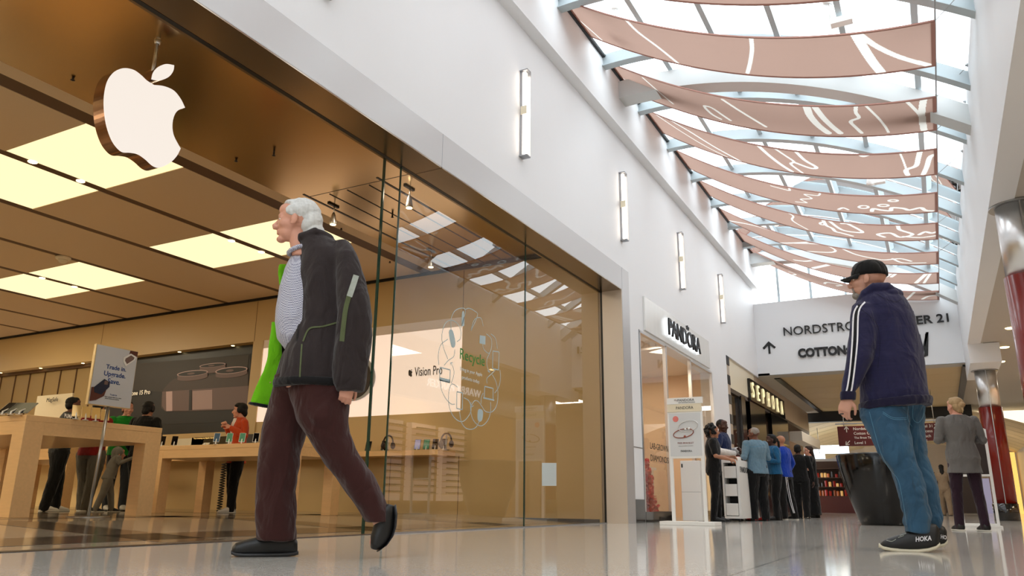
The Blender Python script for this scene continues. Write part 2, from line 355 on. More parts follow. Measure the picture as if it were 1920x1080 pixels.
# gable window
b = MB()
for x in (-3.35, -2.5, -1.62, -.75, .1): b.box(x-.03, x+.03, 21.95, 22.02, 5.66, arc(x))
b.rings([[V3((x, 21.93, arc(x)-.1)), V3((x, 22.05, arc(x)-.1)), V3((x, 22.05, arc(x)+.03)), V3((x, 21.93, arc(x)+.03))] for x in xs])
struct('trim_11', b, 'rib_blue')
b = MB(); b.rings([[V3((x, 21.99, 5.3)), V3((x, 21.99, arc(x)))] for x in xs], closed=False, cap=False)
struct('window_2', b, 'sky_glass')
struct('wall_end', MB().box(-4.25, XR+.14, 21.6, 22.1, 3.66, 5.68), 'white_wall')
# ---- right hand wall and soffit
b = MB(); b.box(XR, XR+.25, -9, 19.4, 3.72, 5.52); b.box(XR, 1.5, 19.4, 22.1, 3.30, 3.72); b.box(XR, XR+.3, 19.4, 22.0, 3.72, 5.52)
struct('wall_right', b, 'white_wall')
struct('ceiling', MB().box(XR+.02, FX+3, -9, 34, 3.73, 3.9), 'soffit')
# ---- across the mall
b = MB(); b.box(FX, FX+.3, -12, 15.2, 0, 3.73).box(FX, FX+.3, 15.2, 23.0, 2.95, 3.73).box(FX, FX+.3, 23.0, 60, 0, 3.73)
struct('wall_right', b, 'stone_beige')
struct('wall_behind', MB().box(-4.2, 12, -12.2, -12, 0, 8), 'white_wall')
struct('wall_right', MB().box(FX+2.2, FX+2.3, 14.5, 23.5, 0, 3.73).box(FX, FX+2.2, 14.4, 14.5, 0, 3.73).box(FX, FX+2.2, 23.5, 23.6, 0, 3.73), 'store_wall')
# ---- ceiling past the sign wall
b = MB()
for i in range(7):
    y = 22.1+1.36*i
    b.box(-3.55, -.1, y, y+1.345, 3.70, 3.75); b.box(-.08, .85, y, y+1.345, 3.70, 3.75)
struct('ceiling', b, 'ceil_tan')
struct('ceiling', MB().box(-4.3, -3.7, 21.6, 31.6, 3.66, 3.72).box(-4.2, 1.2, 21.6, 22.1, 3.655, 3.67), 'soffit')
struct('ceiling', MB().box(-4.3, 1.3, 21.8, 31.6, 3.76, 3.8), 'groove')
struct('trim_12', MB().box(-3.70, -3.56, 22.3, 31.4, 3.655, 3.70).box(.85, 1.0, 21.8, 31.4, 3.60, 3.70).box(-4.3, 1.3, 31.4, 31.8, 3.32, 3.8), 'black')
# vault over the far court
b = MB()
def vz(x): return 3.9 - (x+1.5)**2*.045
vx = [-7+.5*i for i in range(24)]
b.rings([[V3((x, 31.8, vz(x))), V3((x, 52, vz(x)))] for x in vx], closed=False, cap=False)
struct('ceiling', b, 'ceil_tan', smooth=True)
b = MB()
for k in range(14): b.rings([[V3((x, 32.4+1.4*k, vz(x)-.01)), V3((x, 32.45+1.4*k, vz(x)-.01))] for x in vx], closed=False, cap=False)
struct('trim_13', b, 'groove')
struct('wall_far', MB().box(-12, 12, 52, 52.3, 0, 6), 'stone_beige')
# ================================================================ THINGS
# ---- hanging illuminated sign
def closed_smooth(pts, n=4):
    out = []; N = len(pts)
    for i in range(N):
        p0, p1, p2, p3 = [pts[(i+k) % N] for k in (-1, 0, 1, 2)]
        for j in range(n):
            t = j/n; out.append(tuple(.5*((2*p1[a]) + (-p0[a]+p2[a])*t + (2*p0[a]-5*p1[a]+4*p2[a]-p3[a])*t*t + (-p0[a]+3*p1[a]-3*p2[a]+p3[a])*t**3) for a in (0, 1)))
    return out
def open_smooth(pts, n=5):
    if len(pts) < 3: return pts
    out = []; N = len(pts)
    for i in range(N-1):
        p0 = pts[max(i-1, 0)]; p1 = pts[i]; p2 = pts[i+1]; p3 = pts[min(i+2, N-1)]
        for j in range(n):
            t = j/n; out.append(tuple(.5*((2*p1[a]) + (-p0[a]+p2[a])*t + (2*p0[a]-5*p1[a]+4*p2[a]-p3[a])*t*t + (-p0[a]+3*p1[a]-3*p2[a]+p3[a])*t**3) for a in (0, 1)))
    return out + [pts[-1]]
mat('sign_face', (.3, .3, .3), .4, emit=(1, .955, .91), es=.97)
mat('bronze_side', (.55, .42, .33), .22, 1.)
k = 2.7
body = open_smooth([(780, 430), (830, 436), (880, 458), (915, 500), (937, 545)], 5) + open_smooth([(937, 545), (900, 560), (880, 592), (873, 640), (882, 690), (915, 752)], 5)[1:] \
    + open_smooth([(915, 752), (895, 790), (860, 825), (810, 848), (775, 838), (738, 805), (700, 780), (660, 772), (620, 768), (585, 735), (560, 690), (540, 625), (530, 550), (531, 480), (545, 415), (572, 372), (605, 350), (640, 345), (680, 355), (715, 380), (745, 408), (780, 430)], 4)[1:-1]
leaf = open_smooth([(770, 400), (779, 366), (803, 339), (840, 324), (882, 330)], 5) + open_smooth([(882, 330), (878, 358), (858, 386), (828, 402), (795, 405), (770, 400)], 5)[1:-1]
LX = -5.60
t = thing('hanging_sign', 'glowing white bitten-fruit sign hanging on a rod under the bronze ceiling', 'sign', (LX, 3.8, 3.0))
for nm, o2 in (('fruit_body', body), ('fruit_leaf', leaf)):
    P3 = [onx(x/k, y/k, LX) for x, y in o2]
    MB().prism(P3, (-.012, 0, 0), 0).build('lit_face', 'sign_face', t)
    MB().prism([p - X*.0125 for p in P3], (-.135, 0, 0)).build(nm, 'bronze_side', t)
p1 = onx(288, 128, LX-.06); p0 = V3((p1.x, p1.y, 4.2))
MB().tube([p1-Z*.12, p0], .016, 16).build('rod', 'chrome', t, smooth=True)
MB().lathe(p0-Z*.03, [(.001, 0), (.022, 0), (.03, .03)], 20).build('ceiling_rose', 'chrome', t, smooth=True)
# ---- wall sconces
def sconce(y, label):
    t = thing('wall_sconce', label, 'wall light', (WX, y, 4.3), 'tall wall sconces')
    MB().box(WX, WX+.035, y-.035, y+.035, 4.30, 5.46).box(WX+.035, WX+.11, y+.045, y+.05, 4.30, 5.46).box(WX, WX+.11, y-.05, y+.05, 4.295, 4.31).box(WX, WX+.11, y-.05, y+.05, 5.45, 5.465).build('housing', 'grey_metal', t)
    MB().box(WX+.04, WX+.08, y-.040, y+.012, 4.33, 5.43).build('light_tube', 'sconce_light', t)
    MB().box(WX+.02, WX+.10, y-.052, y-.044, 4.85, 4.96).build('bracket', 'cream', t)
for y, l in ((4.12, 'tall slim wall light cut off by the top edge of the picture'), (7.6, 'tall slim wall light nearest the camera, seen whole'), (11.06, 'second whole wall light, above the end of the metal portal'), (14.3, 'third tall wall light, above the jewellery shop lettering'), (17.55, 'farthest and smallest of the tall wall lights')): sconce(y, l)
# ---- pictures on the far wall of the store
t = thing('wall_picture', 'large black picture of a three-lens phone camera on the store wall', 'picture', (-13.9, YB+.15, 1.55))
GY = YB+.19
MB().box(-16.6, -11.72, GY, GY+.06, 1.55, 3.32).build('panel', 'black', t)
[mat(n_, c_, .5, emit=c_, es=.32) for n_, c_ in (('pic_brown', (.14, .108, .08)), ('pic_dark', (.06, .045, .035)), ('pic_mid', (.36, .275, .24)), ('pic_light', (.66, .54, .49)), ('pic_shade', (.22, .165, .135)), ('pic_lit2', (.56, .45, .40)))]; mat('pic_text', (.95, .9, .8), .5, emit=(1, .93, .8), es=.35)
def pic(pts, m, off, parent, nm='image_shape'):
    P3 = [ony(x, y, GY-off) for x, y in pts]; return MB().prism(P3, (0, .003, 0)).build(nm, m, parent)
def c2(pts): return [(250+x/3.177, 640+y/3.177) for x, y in pts]
pic([(186, 692), (470, 663), (468, 790), (186, 800)], 'pic_dark', .006, t, 'backdrop')
pic(c2([(0, 135), (560, 90), (690, 80), (680, 160), (480, 260), (180, 300), (0, 290)]), 'pic_brown', .010, t, 'glow')
pic(c2([(165, 395), (168, 330), (180, 285), (215, 245), (245, 222), (440, 205), (640, 185), (685, 182), (680, 405), (330, 418), (190, 418)]), 'pic_shade', .014, t, 'phone_body')
pic(c2([(172, 300), (685, 265), (682, 400), (330, 414), (190, 414), (170, 385)]), 'pic_mid', .018, t, 'phone_side')
pic(c2([(195, 300), (232, 297), (232, 415), (196, 416)]), 'pic_light', .022, t, 'highlight')
pic(c2([(240, 296), (335, 290), (332, 412), (240, 415)]), 'pic_mid', .022, t, 'phone_side')
pic(c2([(352, 296), (470, 288), (470, 402), (352, 408)]), 'pic_lit2', .022, t, 'highlight')
pic(c2([(333, 290), (348, 289), (346, 411), (330, 412)]), 'pic_dark', .025, t, 'seam')
def disc(cx, cy, rx, ry, m, off, nm, tilt=0., h=0):
    E_ = [(cx+rx*math.cos(q*math.pi/14), cy+ry*math.sin(q*math.pi/14)-tilt*rx*math.cos(q*math.pi/14)) for q in range(28)]
    if h: E_ = [(x, y) for x, y in E_ if y < cy-tilt*(x-cx)] ; E_ = sorted(E_); E_ = E_ + [(x, y+h+2*(cy-tilt*(x-cx)-y)) for x, y in reversed(E_)]
    pic(c2(E_), m, off, t, nm)
for cx, cy, rx, ry, h in ((352, 190, 92, 17, 26), (472, 142, 78, 12, 34), (584, 172, 96, 20, 24)):
    disc(cx, cy, rx, ry, 'pic_mid', .024, 'lens_barrel', .10, h); disc(cx, cy, rx, ry, 'pic_light', .027, 'lens_rim', .10); disc(cx, cy+1, rx*.93, ry*.80, 'pic_dark', .030, 'lens_glass', .10); disc(cx-rx*.1, cy+2, rx*.25, ry*.35, 'pic_mid', .032, 'lens_glint', .10)
a = ony(222, 746, GY-.03); e = ony(282.5, 729.5, GY-.03)
a.x = ony(237.5, 742, GY-.03).x; text('lettering', 'iPhone 15 Pro', (a.x, GY-.03, ony(260, 740.5, GY-.03).z), X, Z, None, 'pic_text', t, width=e.x-a.x, depth=.004, weight=.012)
t = thing('wall_picture', 'bright cream wall picture of goggles with black lettering', 'picture', (-9.1, YB+.1, 1.72))
MB().box(-11.45, -6.83, YB+.005, YB+.05, 1.72, 3.16).build('panel', 'panel_lit', t)
MB().box(-11.45, -6.83, YB+.0, YB+.3, 3.16, 3.32).build('light_soffit', 'pink_white', t)
text('lettering', 'Vision Pro', (-7.78, YB-.004, 2.36), X, Z, .16, 'sign_black', t, width=.57, depth=.003, weight=.004)
kk = .085/500
def logo(cx, cz, h, m, parent, y):
    s = h/520.
    for nm, sh in (('emblem', body), ('emblem_leaf', leaf)): MB().prism([V3((cx+(px-735)*s*.82, y, cz-(py-600)*s)) for px, py in sh], (0, .003, 0)).build(nm, m, parent)
logo(-7.87, 2.42, .13, 'sign_black', t, YB-.004)
b = MB(); gc = ony(684, 706, YB-.02)
gp = [(657+46*math.cos(k*math.pi/16), 706+46*math.sin(k*math.pi/16)) for k in range(32)]
MB().prism([ony(x, y, YB-.02) for x, y in gp], (0, .02, 0)).build('goggles', 'grey_metal', t)
MB().prism([ony(660+(x-660)*.86-2, 706+(y-706)*.93, YB-.03) for x, y in gp], (0, .01, 0)).build('goggles_lens', 'dark_brown', t)
struct('wall_back', MB().box(-17, -6.83, YB, YB+.2, 1.02, 1.56).box(-11.45, -6.83, YB, YB+.2, 1.56, 1.72), 'store_wall')
# little downlights over the pictures and in the ceiling grooves
for k, (px, py) in enumerate(((75, 689), (154, 681), (335, 661), (435, 650), (822, 606), (0, 697))):
    p = ony(px, py, YB+.1); o = MB().lathe((p.x, YB+.12, 3.315), [(.001, 0), (.03, 0), (.036, .004), (.036, .01)], 14).build('recessed_spotlight', 'spot_emit', smooth=True)
    tag(o, ['small spotlight above the khaki slats, left of the trade-in placard', 'small spotlight right beside the top of the trade-in placard', 'small spotlight above the left half of the phone picture', 'small spotlight above the right half of the phone picture', 'small spotlight above the cream goggles picture', 'small spotlight at the left edge of the picture above the slats'][k], 'spotlight', 'spotlights over the wall niches')
for k, (px, py) in enumerate(((61, 304), (151, 340), (434, 452), (490, 473), (79, 521.5), (139.5, 538))):
    p = onz(px, py, 4.2); o = MB().lathe((p.x, p.y, 4.195), [(.001, 0), (.045, 0), (.052, .004), (.052, .012)], 16).build('groove_downlight', 'spot_emit', smooth=True)
    tag(o, ['round downlight in the ceiling groove, leftmost below the fruit sign', 'round downlight in the ceiling groove just left below the fruit sign', 'round downlight between light panels, nearer the walking man\'s face side', 'round downlight right beside the walking man\'s face', 'round downlight between the two far left light panels, left one', 'round downlight between the two far left light panels, right one'][k], 'downlight', 'downlights in the ceiling grooves')
p = onz(119, 482, 4.2)
t = thing('smoke_detector', 'round smoke detector in a ceiling groove above the trade-in placard', 'smoke detector', (p.x, p.y, 4.1))
MB().lathe((p.x, p.y, 4.10), [(.001, 0), (.05, 0), (.07, .03), (.075, .05)], 20).build('sensor', 'cream', t, smooth=True); MB().lathe((p.x, p.y, 4.15), [(.10, 0), (.12, .02), (.12, .05)], 24).build('base', 'cream', t, smooth=True)
for k, (px, py, l) in enumerate(((627, 385, 'bronze ceiling spotlight right behind the walking man'), (769, 352, 'ceiling spotlight just inside the top corner of the glass'), (809, 470, 'lowest ceiling spotlight seen through the decal pane'))):
    p = onz(px, py, 4.2); t = thing('ceiling_spotlight', l, 'spotlight', (p.x, p.y, 4.0), 'spotlights on the ceiling track')
    MB().box(p.x-.02, p.x+.02, p.y-.12, p.y+.08, 4.18, 4.2).build('track_adapter', 'black', t)
    MB().tube([(p.x, p.y, 4.19), (p.x, p.y, 4.08)], .008).build('stem', 'chrome', t, smooth=True)
    MB().lathe((p.x, p.y, 3.92), [(.001, .02), (.045, .0), (.05, .01), (.03, .13), (.015, .17)], 18).build('lamp_head', 'chrome', t, smooth=True)
    MB().lathe((p.x, p.y, 3.915), [(.001, 0), (.04, 0), (.04, .02)], 16).build('lamp', 'spot_emit', t, smooth=True)
for k, (px, py) in enumerate(((137, 146), (443, 299), (514, 283), (736, 400), (640, 428), (731, 490))):
    p = onz(px, py, 4.2); o = MB().tube([(p.x, p.y, 4.2), (p.x, p.y, 4.175 if k not in (2, 3) else 4.15)], .012).lathe((p.x, p.y, 4.165 if k not in (2, 3) else 4.13), [(.001, 0), (.022, .01), (.012, .02)], 12).build('ceiling_sprinkler', 'dark_brown')
    tag(o, ['small dark fitting on the bronze ceiling left of the fruit sign', 'small dark fitting on the bronze ceiling right of the fruit sign', 'small sprinkler on the bronze ceiling above the walking man', 'small sprinkler near the top of the glass fin', 'small fitting behind the walking man\'s head', 'small sprinkler on the plain ceiling strip beside the fin'][k], 'sprinkler', 'fittings on the store ceiling')
# ---- tables
def table(label, x0, x1, y0, y1, top, leg=.17, ap=.19):
    t = thing('display_table', label, 'table', ((x0+x1)/2, (y0+y1)/2, SF), 'maple display tables')
    MB().box(x0, x1, y0, y1, top-.06, top).build('tabletop', 'maple', t, bevel=.004)
    MB().box(x0+.004, x1-.004, y0+.004, y1-.004, top-ap, top-.06).build('apron', 'maple', t)
    for x in (x0, x1-leg):
        for y in (y0, y1-leg): MB().box(x, x+leg, y, y+leg, SF, top-.06).build('leg', 'maple', t, bevel=.004)
    return t
TH = 1.085
table('maple table nearest the entrance, behind the trade-in placard', -11.0, -8.03, 4.60, 6.20, TH, .2)
TH2 = 1.0
table('maple table in the middle, partly hidden by the walking man', -9.80, -7.18, 7.50, 8.44, TH2, .16, .17)
table('maple table behind the nearest one, its corner leg beside the hooded man', -15.6, -12.6, 8.0, 9.3, TH)
t = thing('wall_counter', 'long maple counter running along the far wall of the store', 'counter', (-10, 10.6, .9))
MB().box(-24.8, -6.9, 10.38, YB-.002, .99, 1.07).build('worktop', 'maple', t)
# ---- devices on the tables
mat('screen', (.08, .10, .12), .1, emit=(.5, .62, .66), es=.18); mat('screen_dark', (.04, .045, .06), .08); mat('phone_gold', (.86, .77, .58), .3, .5); mat('screen_green', (.2, .35, .25), .15, emit=(.5, .75, .55), es=.22); mat('screen_lilac', (.5, .5, .6), .15, emit=(.75, .72, .85), es=.35)
def phone(px, py, z, label, body='gloss_black', scr='screen', w=.075, h=.15, yaw=0., tilt=25, grp='phones on the display tables', nm='smartphone', front=-1, pos=None):
    c = V3(pos) if pos else onz(px, py, z); c.z = z; t = thing(nm, label, 'phone' if nm == 'smartphone' else nm.replace('_', ' '), c, grp)
    R = Matrix.Rotation(math.radians(yaw), 3, 'Z'); tl = math.radians(tilt); up = R @ V3((0, math.sin(tl), math.cos(tl))); side = R @ X; nn = side.cross(up)
    cc = c + up*(h/2+.035)
    MB().obox(cc, side*w/2, up*h/2, nn*.004).build('body', body, t, bevel=.003)
    MB().obox(cc + nn*(-.0045 if front < 0 else .0045)*(-1 if front < 0 else 1), side*(w/2-.005), up*(h/2-.005), nn*.001).build('screen', scr, t)
    MB().tube([c, c + Z*.05 - nn*.02, cc-nn*.006], .008).lathe(c, [(.001, 0), (.03, 0), (.03, .006), (.001, .006)], 16).build('stand', 'white_plastic', t)
    return t
for i, (px, py) in enumerate(((142, 786), (160, 788), (179, 790), (196, 793))): phone(px, py, TH, ['gold phone on the nearest table, leftmost of four in front of the red sweatshirt', 'gold phone on the nearest table, second of four from the left', 'gold phone on the nearest table, third of four from the left', 'gold phone on the nearest table right behind the placard pole'][i], 'phone_gold', 'phone_gold', .085, .15, yaw=62, tilt=32)
for i, (px, py) in enumerate(((3, 777.5), (19, 777.5), (35, 777.5))):
    phone(px, py, TH, ['open tablet at the left edge of the nearest table', 'open tablet in the middle of the three on the nearest table', 'open tablet nearest the table corner'][i], 'grey_metal', 'screen_dark', .13, .24, yaw=35, tilt=58, nm='tablet', grp='tablets on the nearest table')
for i, (px, sc) in enumerate(((404, 'screen'), (428, 'screen_green'), (452, 'screen_green'), (478, 'screen_dark'))): phone(px, 833, TH2, ['phone on the middle table, leftmost of the four before the orange cardigan', 'green-screened phone on the middle table in front of the woman\'s elbow', 'green-screened phone on the middle table under the orange sleeve', 'dark phone on the middle table right of the orange cardigan'][i], 'white_plastic', sc, .08, .15, yaw=40, tilt=32)
for i, px in enumerate((302, 325)): phone(px, 838, TH2, ['dark phone at the left end of the middle table', 'second dark phone from the left end of the middle table'][i], 'gloss_black', 'screen_dark', .08, .16, yaw=45, tilt=35)
phone(382, 836, TH2, 'tiny white case lying on the middle table before the black screen', 'white_plastic', 'cream', .09, .06, yaw=20, tilt=60, nm='earphone_case', grp='small goods on the tables')
for i, (px, sc) in enumerate(((680, 'screen_dark'), (710, 'screen_dark'), (773, 'screen_lilac'), (790, 'screen_green'), (807, 'screen_dark'), (823, 'screen_dark'))):
    p = ony(px, 846, 10.5); phone(0, 0, 1.07, ['dark phone on the wall counter beside the walking man\'s knee', 'dark phone on the wall counter just left of the glass edge', 'lilac phone on the wall counter, leftmost behind the decal pane', 'green phone on the wall counter behind the decal pane', 'brown-screened phone on the wall counter behind the decal pane', 'dark phone on the wall counter right beside the headphones'][i], 'gloss_black', sc, .10, .19, yaw=25, tilt=30, pos=(p.x, 10.62, 1.07), grp='phones on the wall counter')
def headphones(px, label):
    p = ony(px, 846, 10.6); c = V3((p.x, 10.6, 1.07)); t = thing('headphones', label, 'headphones', c, 'headphones on the wall counter')
    MB().tube([c+V3((math.cos(a)*.10, 0, .14+math.sin(a)*.13)) for a in [math.pi*k/16 for k in range(17)]], .014).build('headband', 'dark_brown', t, smooth=True)
    for s in (-1, 1): MB().ball(c+V3((s*.10, 0, .10)), .035, .05, .06).build('ear_cup', 'dark_brown', t, smooth=True)
    MB().lathe(c, [(.001, 0), (.05, 0), (.05, .01), (.012, .015), (.01, .22), (.001, .26)], 16).build('stand', 'grey_metal', t, smooth=True)
headphones(727, 'dark over-ear headphones on the counter behind the green glass edge'); headphones(836, 'dark over-ear headphones on the counter behind the decal pane')
def board(name, label, cat, px0, py0, px1, py1, z, yaw, mt, h=None):
    a = onz(px0, py0, z); w = (onz(px1, py0, z)-a).length
    return a
# panels standing on the tables
def stand_panel(name, label, a, b_, z0, z1, m):
    a = V3((*a, z0)); b_ = V3((*b_, z0)); d = (b_-a).normalized(); n = d.cross(Z)
    t = thing(name, label, 'display board', (a+b_)/2, None)
    MB().prism([a, b_, b_+Z*(z1-z0), a+Z*(z1-z0)], n*-.03).build('board', m, t); return t
a = ony(62, 790, 9.0); c = ony(128, 790, 9.0)
t = stand_panel('accessory_board', 'cream display board with charger lettering behind the hooded man', (a.x, 9.0), (c.x, 9.0), TH, ony(90, 741, 9.0).z, 'cream')
text('lettering', 'MagSafe', (ony(87, 752, 8.96).x, 8.965, ony(90, 756, 8.96).z), X, Z, None, 'sign_black', t, width=.36, depth=.003)
a = ony(305, 836, 10.2); c = ony(349, 836, 10.2)
stand_panel('white_display_board', 'plain cream board standing on the wall counter below the phone picture', (a.x, 10.5), (c.x+.1, 10.5), 1.07, 1.42, 'cream')
a = ony(350, 836, 10.4); c = ony(417, 836, 10.4)
t = stand_panel('demo_screen', 'wide black screen on the wall counter left of the orange cardigan', (a.x, 10.5), (c.x, 10.5), 1.07, 1.43, 'gloss_black')
a2 = ony(362, 824, 10.45)
text('caption', 'Try creating an Apple Card', (a2.x, 10.462, a2.z), X, Z, .03, 'gold_bright', t, width=.55, depth=.002)
stand_panel('demo_screen', 'narrow black screen behind the woman in the orange cardigan', (c.x+.03, 10.5), (c.x+.75, 10.5), 1.07, 1.45, 'pic_brown')
# ---- trade-in placard
bx = -7.84; pc = onx(166, 966, bx); pc.z = SF; t = thing('placard_stand', 'white trade-in placard on a slim pole before the nearest table', 'sign', pc)
q = [onx(180, 645, bx), onx(258, 658, bx), onx(245, 768, bx), onx(165.5, 757, bx)]
y0, y1, z0, z1 = (q[0].y+q[3].y)/2, (q[1].y+q[2].y)/2, (q[2].z+q[3].z)/2, (q[0].z+q[1].z)/2; yc = (y0+y1)/2
mat('poster_grey', (.80, .81, .83), .4); mat('text_blue', (.05, .25, .52), .4); mat('skin_print', (.36, .17, .11), .5); mat('navy_print', (.08, .12, .22), .3)
MB().box(bx-.04, bx, y0, y1, z0, z1).build('board', 'phone_gold', t)
MB().box(bx, bx+.004, y0+.008, y1-.005, z0+.008, z1-.008).build('poster', 'poster_grey', t)
MB().tube([pc, (bx-.02, yc, z0)], .017, 16).build('pole', 'rail_steel', t, smooth=True)
MB().lathe(pc, [(.001, .012), (.20, .012), (.21, .0), (.001, 0)], 36).build('base_plate', 'rail_steel', t, smooth=True)
k_ = (z1-z0)/.78
for s, zz, w, ya in (('Trade in.', .30, .29, .13), ('Upgrade.', .41, .31, .145), ('Save.', .485, .18, .08)): text('lettering', s, (bx+.004, yc-ya*k_, z1-zz*k_), Y, Z, None, 'text_blue', t, width=w*k_, depth=.002, weight=.018)
text('lettering', 'Trade In', (bx+.004, yc-.02*k_, z0+.145*k_), Y, Z, None, 'text_blue', t, width=.1*k_, depth=.002)
text('lettering', 'Get a great deal on a new', (bx+.004, yc-.09*k_, z0+.11*k_), Y, Z, None, 'sign_black', t, width=.24*k_, depth=.002); text('lettering', 'phone when you trade in', (bx+.004, yc-.08*k_, z0+.09*k_), Y, Z, None, 'sign_black', t, width=.2*k_, depth=.002)
def pr(pts, m, nm): MB().prism([V3((bx+.0045+.0015*pr.k, y0+(y1-y0)*u, z1-(z1-z0)*v)) for u, v in pts], (.0012, 0, 0)).build(nm, m, t); pr.k += 1
pr.k = 0
pr([(.80, 0.01), (.99, .01), (.99, .10), (.86, .12), (.78, .10)], 'skin_print', 'printed_hand'); pr([(.66, .15), (.82, .06), (.97, .10), (.94, .16), (.74, .29), (.66, .22)], 'white_plastic', 'printed_phone'); pr([(.71, .16), (.83, .09), (.92, .12), (.90, .16), (.76, .25), (.70, .20)], 'pic_mid', 'printed_screen')
pr([(.02, .72), (.20, .70), (.36, .74), (.33, .84), (.16, .92), (.02, .95)], 'skin_print', 'printed_hand'); pr([(.07, .72), (.28, .56), (.42, .60), (.42, .68), (.26, .82), (.10, .80)], 'navy_print', 'printed_phone'); pr([(.29, .59), (.37, .59), (.37, .65), (.29, .65)], 'pic_mid', 'printed_lens')
# ---- recycling decal on the glass
mat('decal_green', (.13, .47, .12), .5); mat('decal_grey', (.66, .73, .74), .5); mat('decal_pale', (.76, .80, .80), .5)
gx = GX+.004
t = thing('window_decal', 'round recycling decal of looping cables and devices on the glass', 'decal', (gx, 7.1, .9))
def dp(u, v): return onx(800+u/4.155, 560+v/4.155, gx)
loops = [[(190, 240), (190, 160), (215, 100), (260, 75), (300, 85), (290, 150), (265, 230)], [(165, 470), (130, 380), (118, 290), (140, 200), (185, 168), (235, 190), (265, 250), (262, 310), (235, 335)],
 [(95, 518), (90, 440), (110, 360), (165, 315)], [(135, 520), (170, 480), (210, 450), (220, 395)], [(105, 630), (115, 710), (150, 780), (190, 820), (220, 822)], [(240, 690), (205, 665), (185, 680), (170, 750), (175, 840), (210, 920), (265, 958), (310, 935), (345, 870), (330, 800), (290, 772)],
 [(190, 660), (210, 600), (210, 550), (190, 500)], [(255, 880), (270, 960), (300, 1005), (345, 1018), (385, 1000), (410, 955)], [(345, 805), (342, 870), (360, 940), (400, 985), (440, 985), (480, 940), (498, 870), (497, 805)], [(345, 840), (370, 798), (400, 800), (430, 840), (460, 880), (510, 880), (545, 830), (555, 740), (540, 650), (510, 590)],
 [(425, 820), (425, 770), (440, 735)], [(470, 660), (470, 620), (500, 590), (535, 555)], [(570, 555), (575, 620), (560, 690), (530, 735)], [(485, 570), (470, 520), (470, 470), (490, 425)], [(435, 350), (445, 395), (485, 425), (505, 370), (500, 310), (465, 275)], [(300, 85), (330, 75), (370, 95), (395, 130), (345, 250)], [(345, 250), (370, 165), (420, 150), (440, 215)], [(500, 275), (535, 310), (550, 390)]]
for lp in loops: MB().ribbon([dp(*p) for p in open_smooth(lp, 6)], .0085, X, t=.0015).build('cable_loop', 'decal_grey', t)
def fr(pts, m='decal_grey', nm='device_icon'): MB().prism([dp(*p) for p in closed_smooth(pts, 4)], (.0015, 0, 0)).build(nm, m, t)
def bar(a, b_, w=.012): MB().ribbon([dp(*a), dp(*b_)], w, X, t=.0015).build('device_icon', 'decal_grey', t)
fr([(172, 265), (185, 240), (205, 255), (222, 330), (220, 370), (205, 382), (190, 365)])
for a, c in (((105, 535), (183, 555)), ((183, 555), (180, 655)), ((180, 655), (100, 635)), ((100, 635), (105, 535)), ((515, 408), (563, 415)), ((563, 415), (560, 556)), ((560, 556), (513, 545)), ((513, 545), (515, 408)), ((452, 683), (517, 700)), ((517, 700), (517, 785)), ((452, 683), (448, 770)), ((235, 725), (280, 735)), ((280, 735), (277, 865)), ((277, 865), (233, 855)), ((233, 855), (235, 725))): bar(a, c)
MB().prism([dp(*p) for p in ((102, 612), (181, 630), (180, 655), (100, 637))], (.0015, 0, 0)).build('device_icon', 'decal_grey', t)
MB().prism([dp(*p) for p in ((441, 766), (525, 785), (525, 797), (441, 778))], (.0015, 0, 0)).build('device_icon', 'decal_grey', t)
MB().prism([dp(*p) for p in ((413, 285), (458, 293), (456, 358), (411, 348))], (.0015, 0, 0)).build('device_icon', 'decal_grey', t)
fr([(400, 870), (420, 860), (438, 880), (433, 940), (415, 958), (397, 940)]); fr([(275, 110), (290, 105), (293, 200), (282, 215), (272, 200)])
for a, c in (((185, 500), (205, 497)), ((185, 500), (187, 520)), ((348, 845), (345, 822)), ((348, 845), (365, 833)), ((488, 575), (475, 560)), ((488, 575), (495, 555))): bar(a, c, .008)
text('lettering', 'Recycle', (gx, 6.85, 1.70), Y, Z, .155, 'decal_green', t, width=.52, depth=.0015, weight=.004)
text('lettering', 'Bring in your Apple', (gx, 6.86, 1.605), Y, Z, .05, 'decal_pale', t, width=.46, depth=.0015); text('lettering', 'products today.', (gx, 6.90, 1.52), Y, Z, .05, 'decal_pale', t, width=.37, depth=.0015)
o = MB().prism([onx(x, y, gx) for x, y in ((1016, 868), (1043, 868), (1043, 911), (1016, 911))], (.002, 0, 0)).build('window_notice', 'decal_pale'); tag(o, 'small pale notice stuck low on the far glass pane', 'notice')
# ---- banners under the skylight
def zban(x, sag=.38):
    u = (x+3.80)/(.545+3.80); u = min(1, max(0, u)); return 7.0 + (5.29-7.0)*u - sag*4*u*(1-u)
def on_banner(px, py):
    d = ray(px, py); lo, hi = .5, 80
    f = lambda s: (CAMH+d.z*s) - zban(d.x*s)
    # walk outwards until the ray pierces the sheet
    s = 1.; st = .05
    while s < 80:
        if f(s) > 0 and d.x*s > -3.95: break
        s += st
    a, b_ = s-st, s
    for _ in range(30):
        m = (a+b_)/2
        if f(m) > 0: b_ = m
        else: a = m
    return O0 + d*a

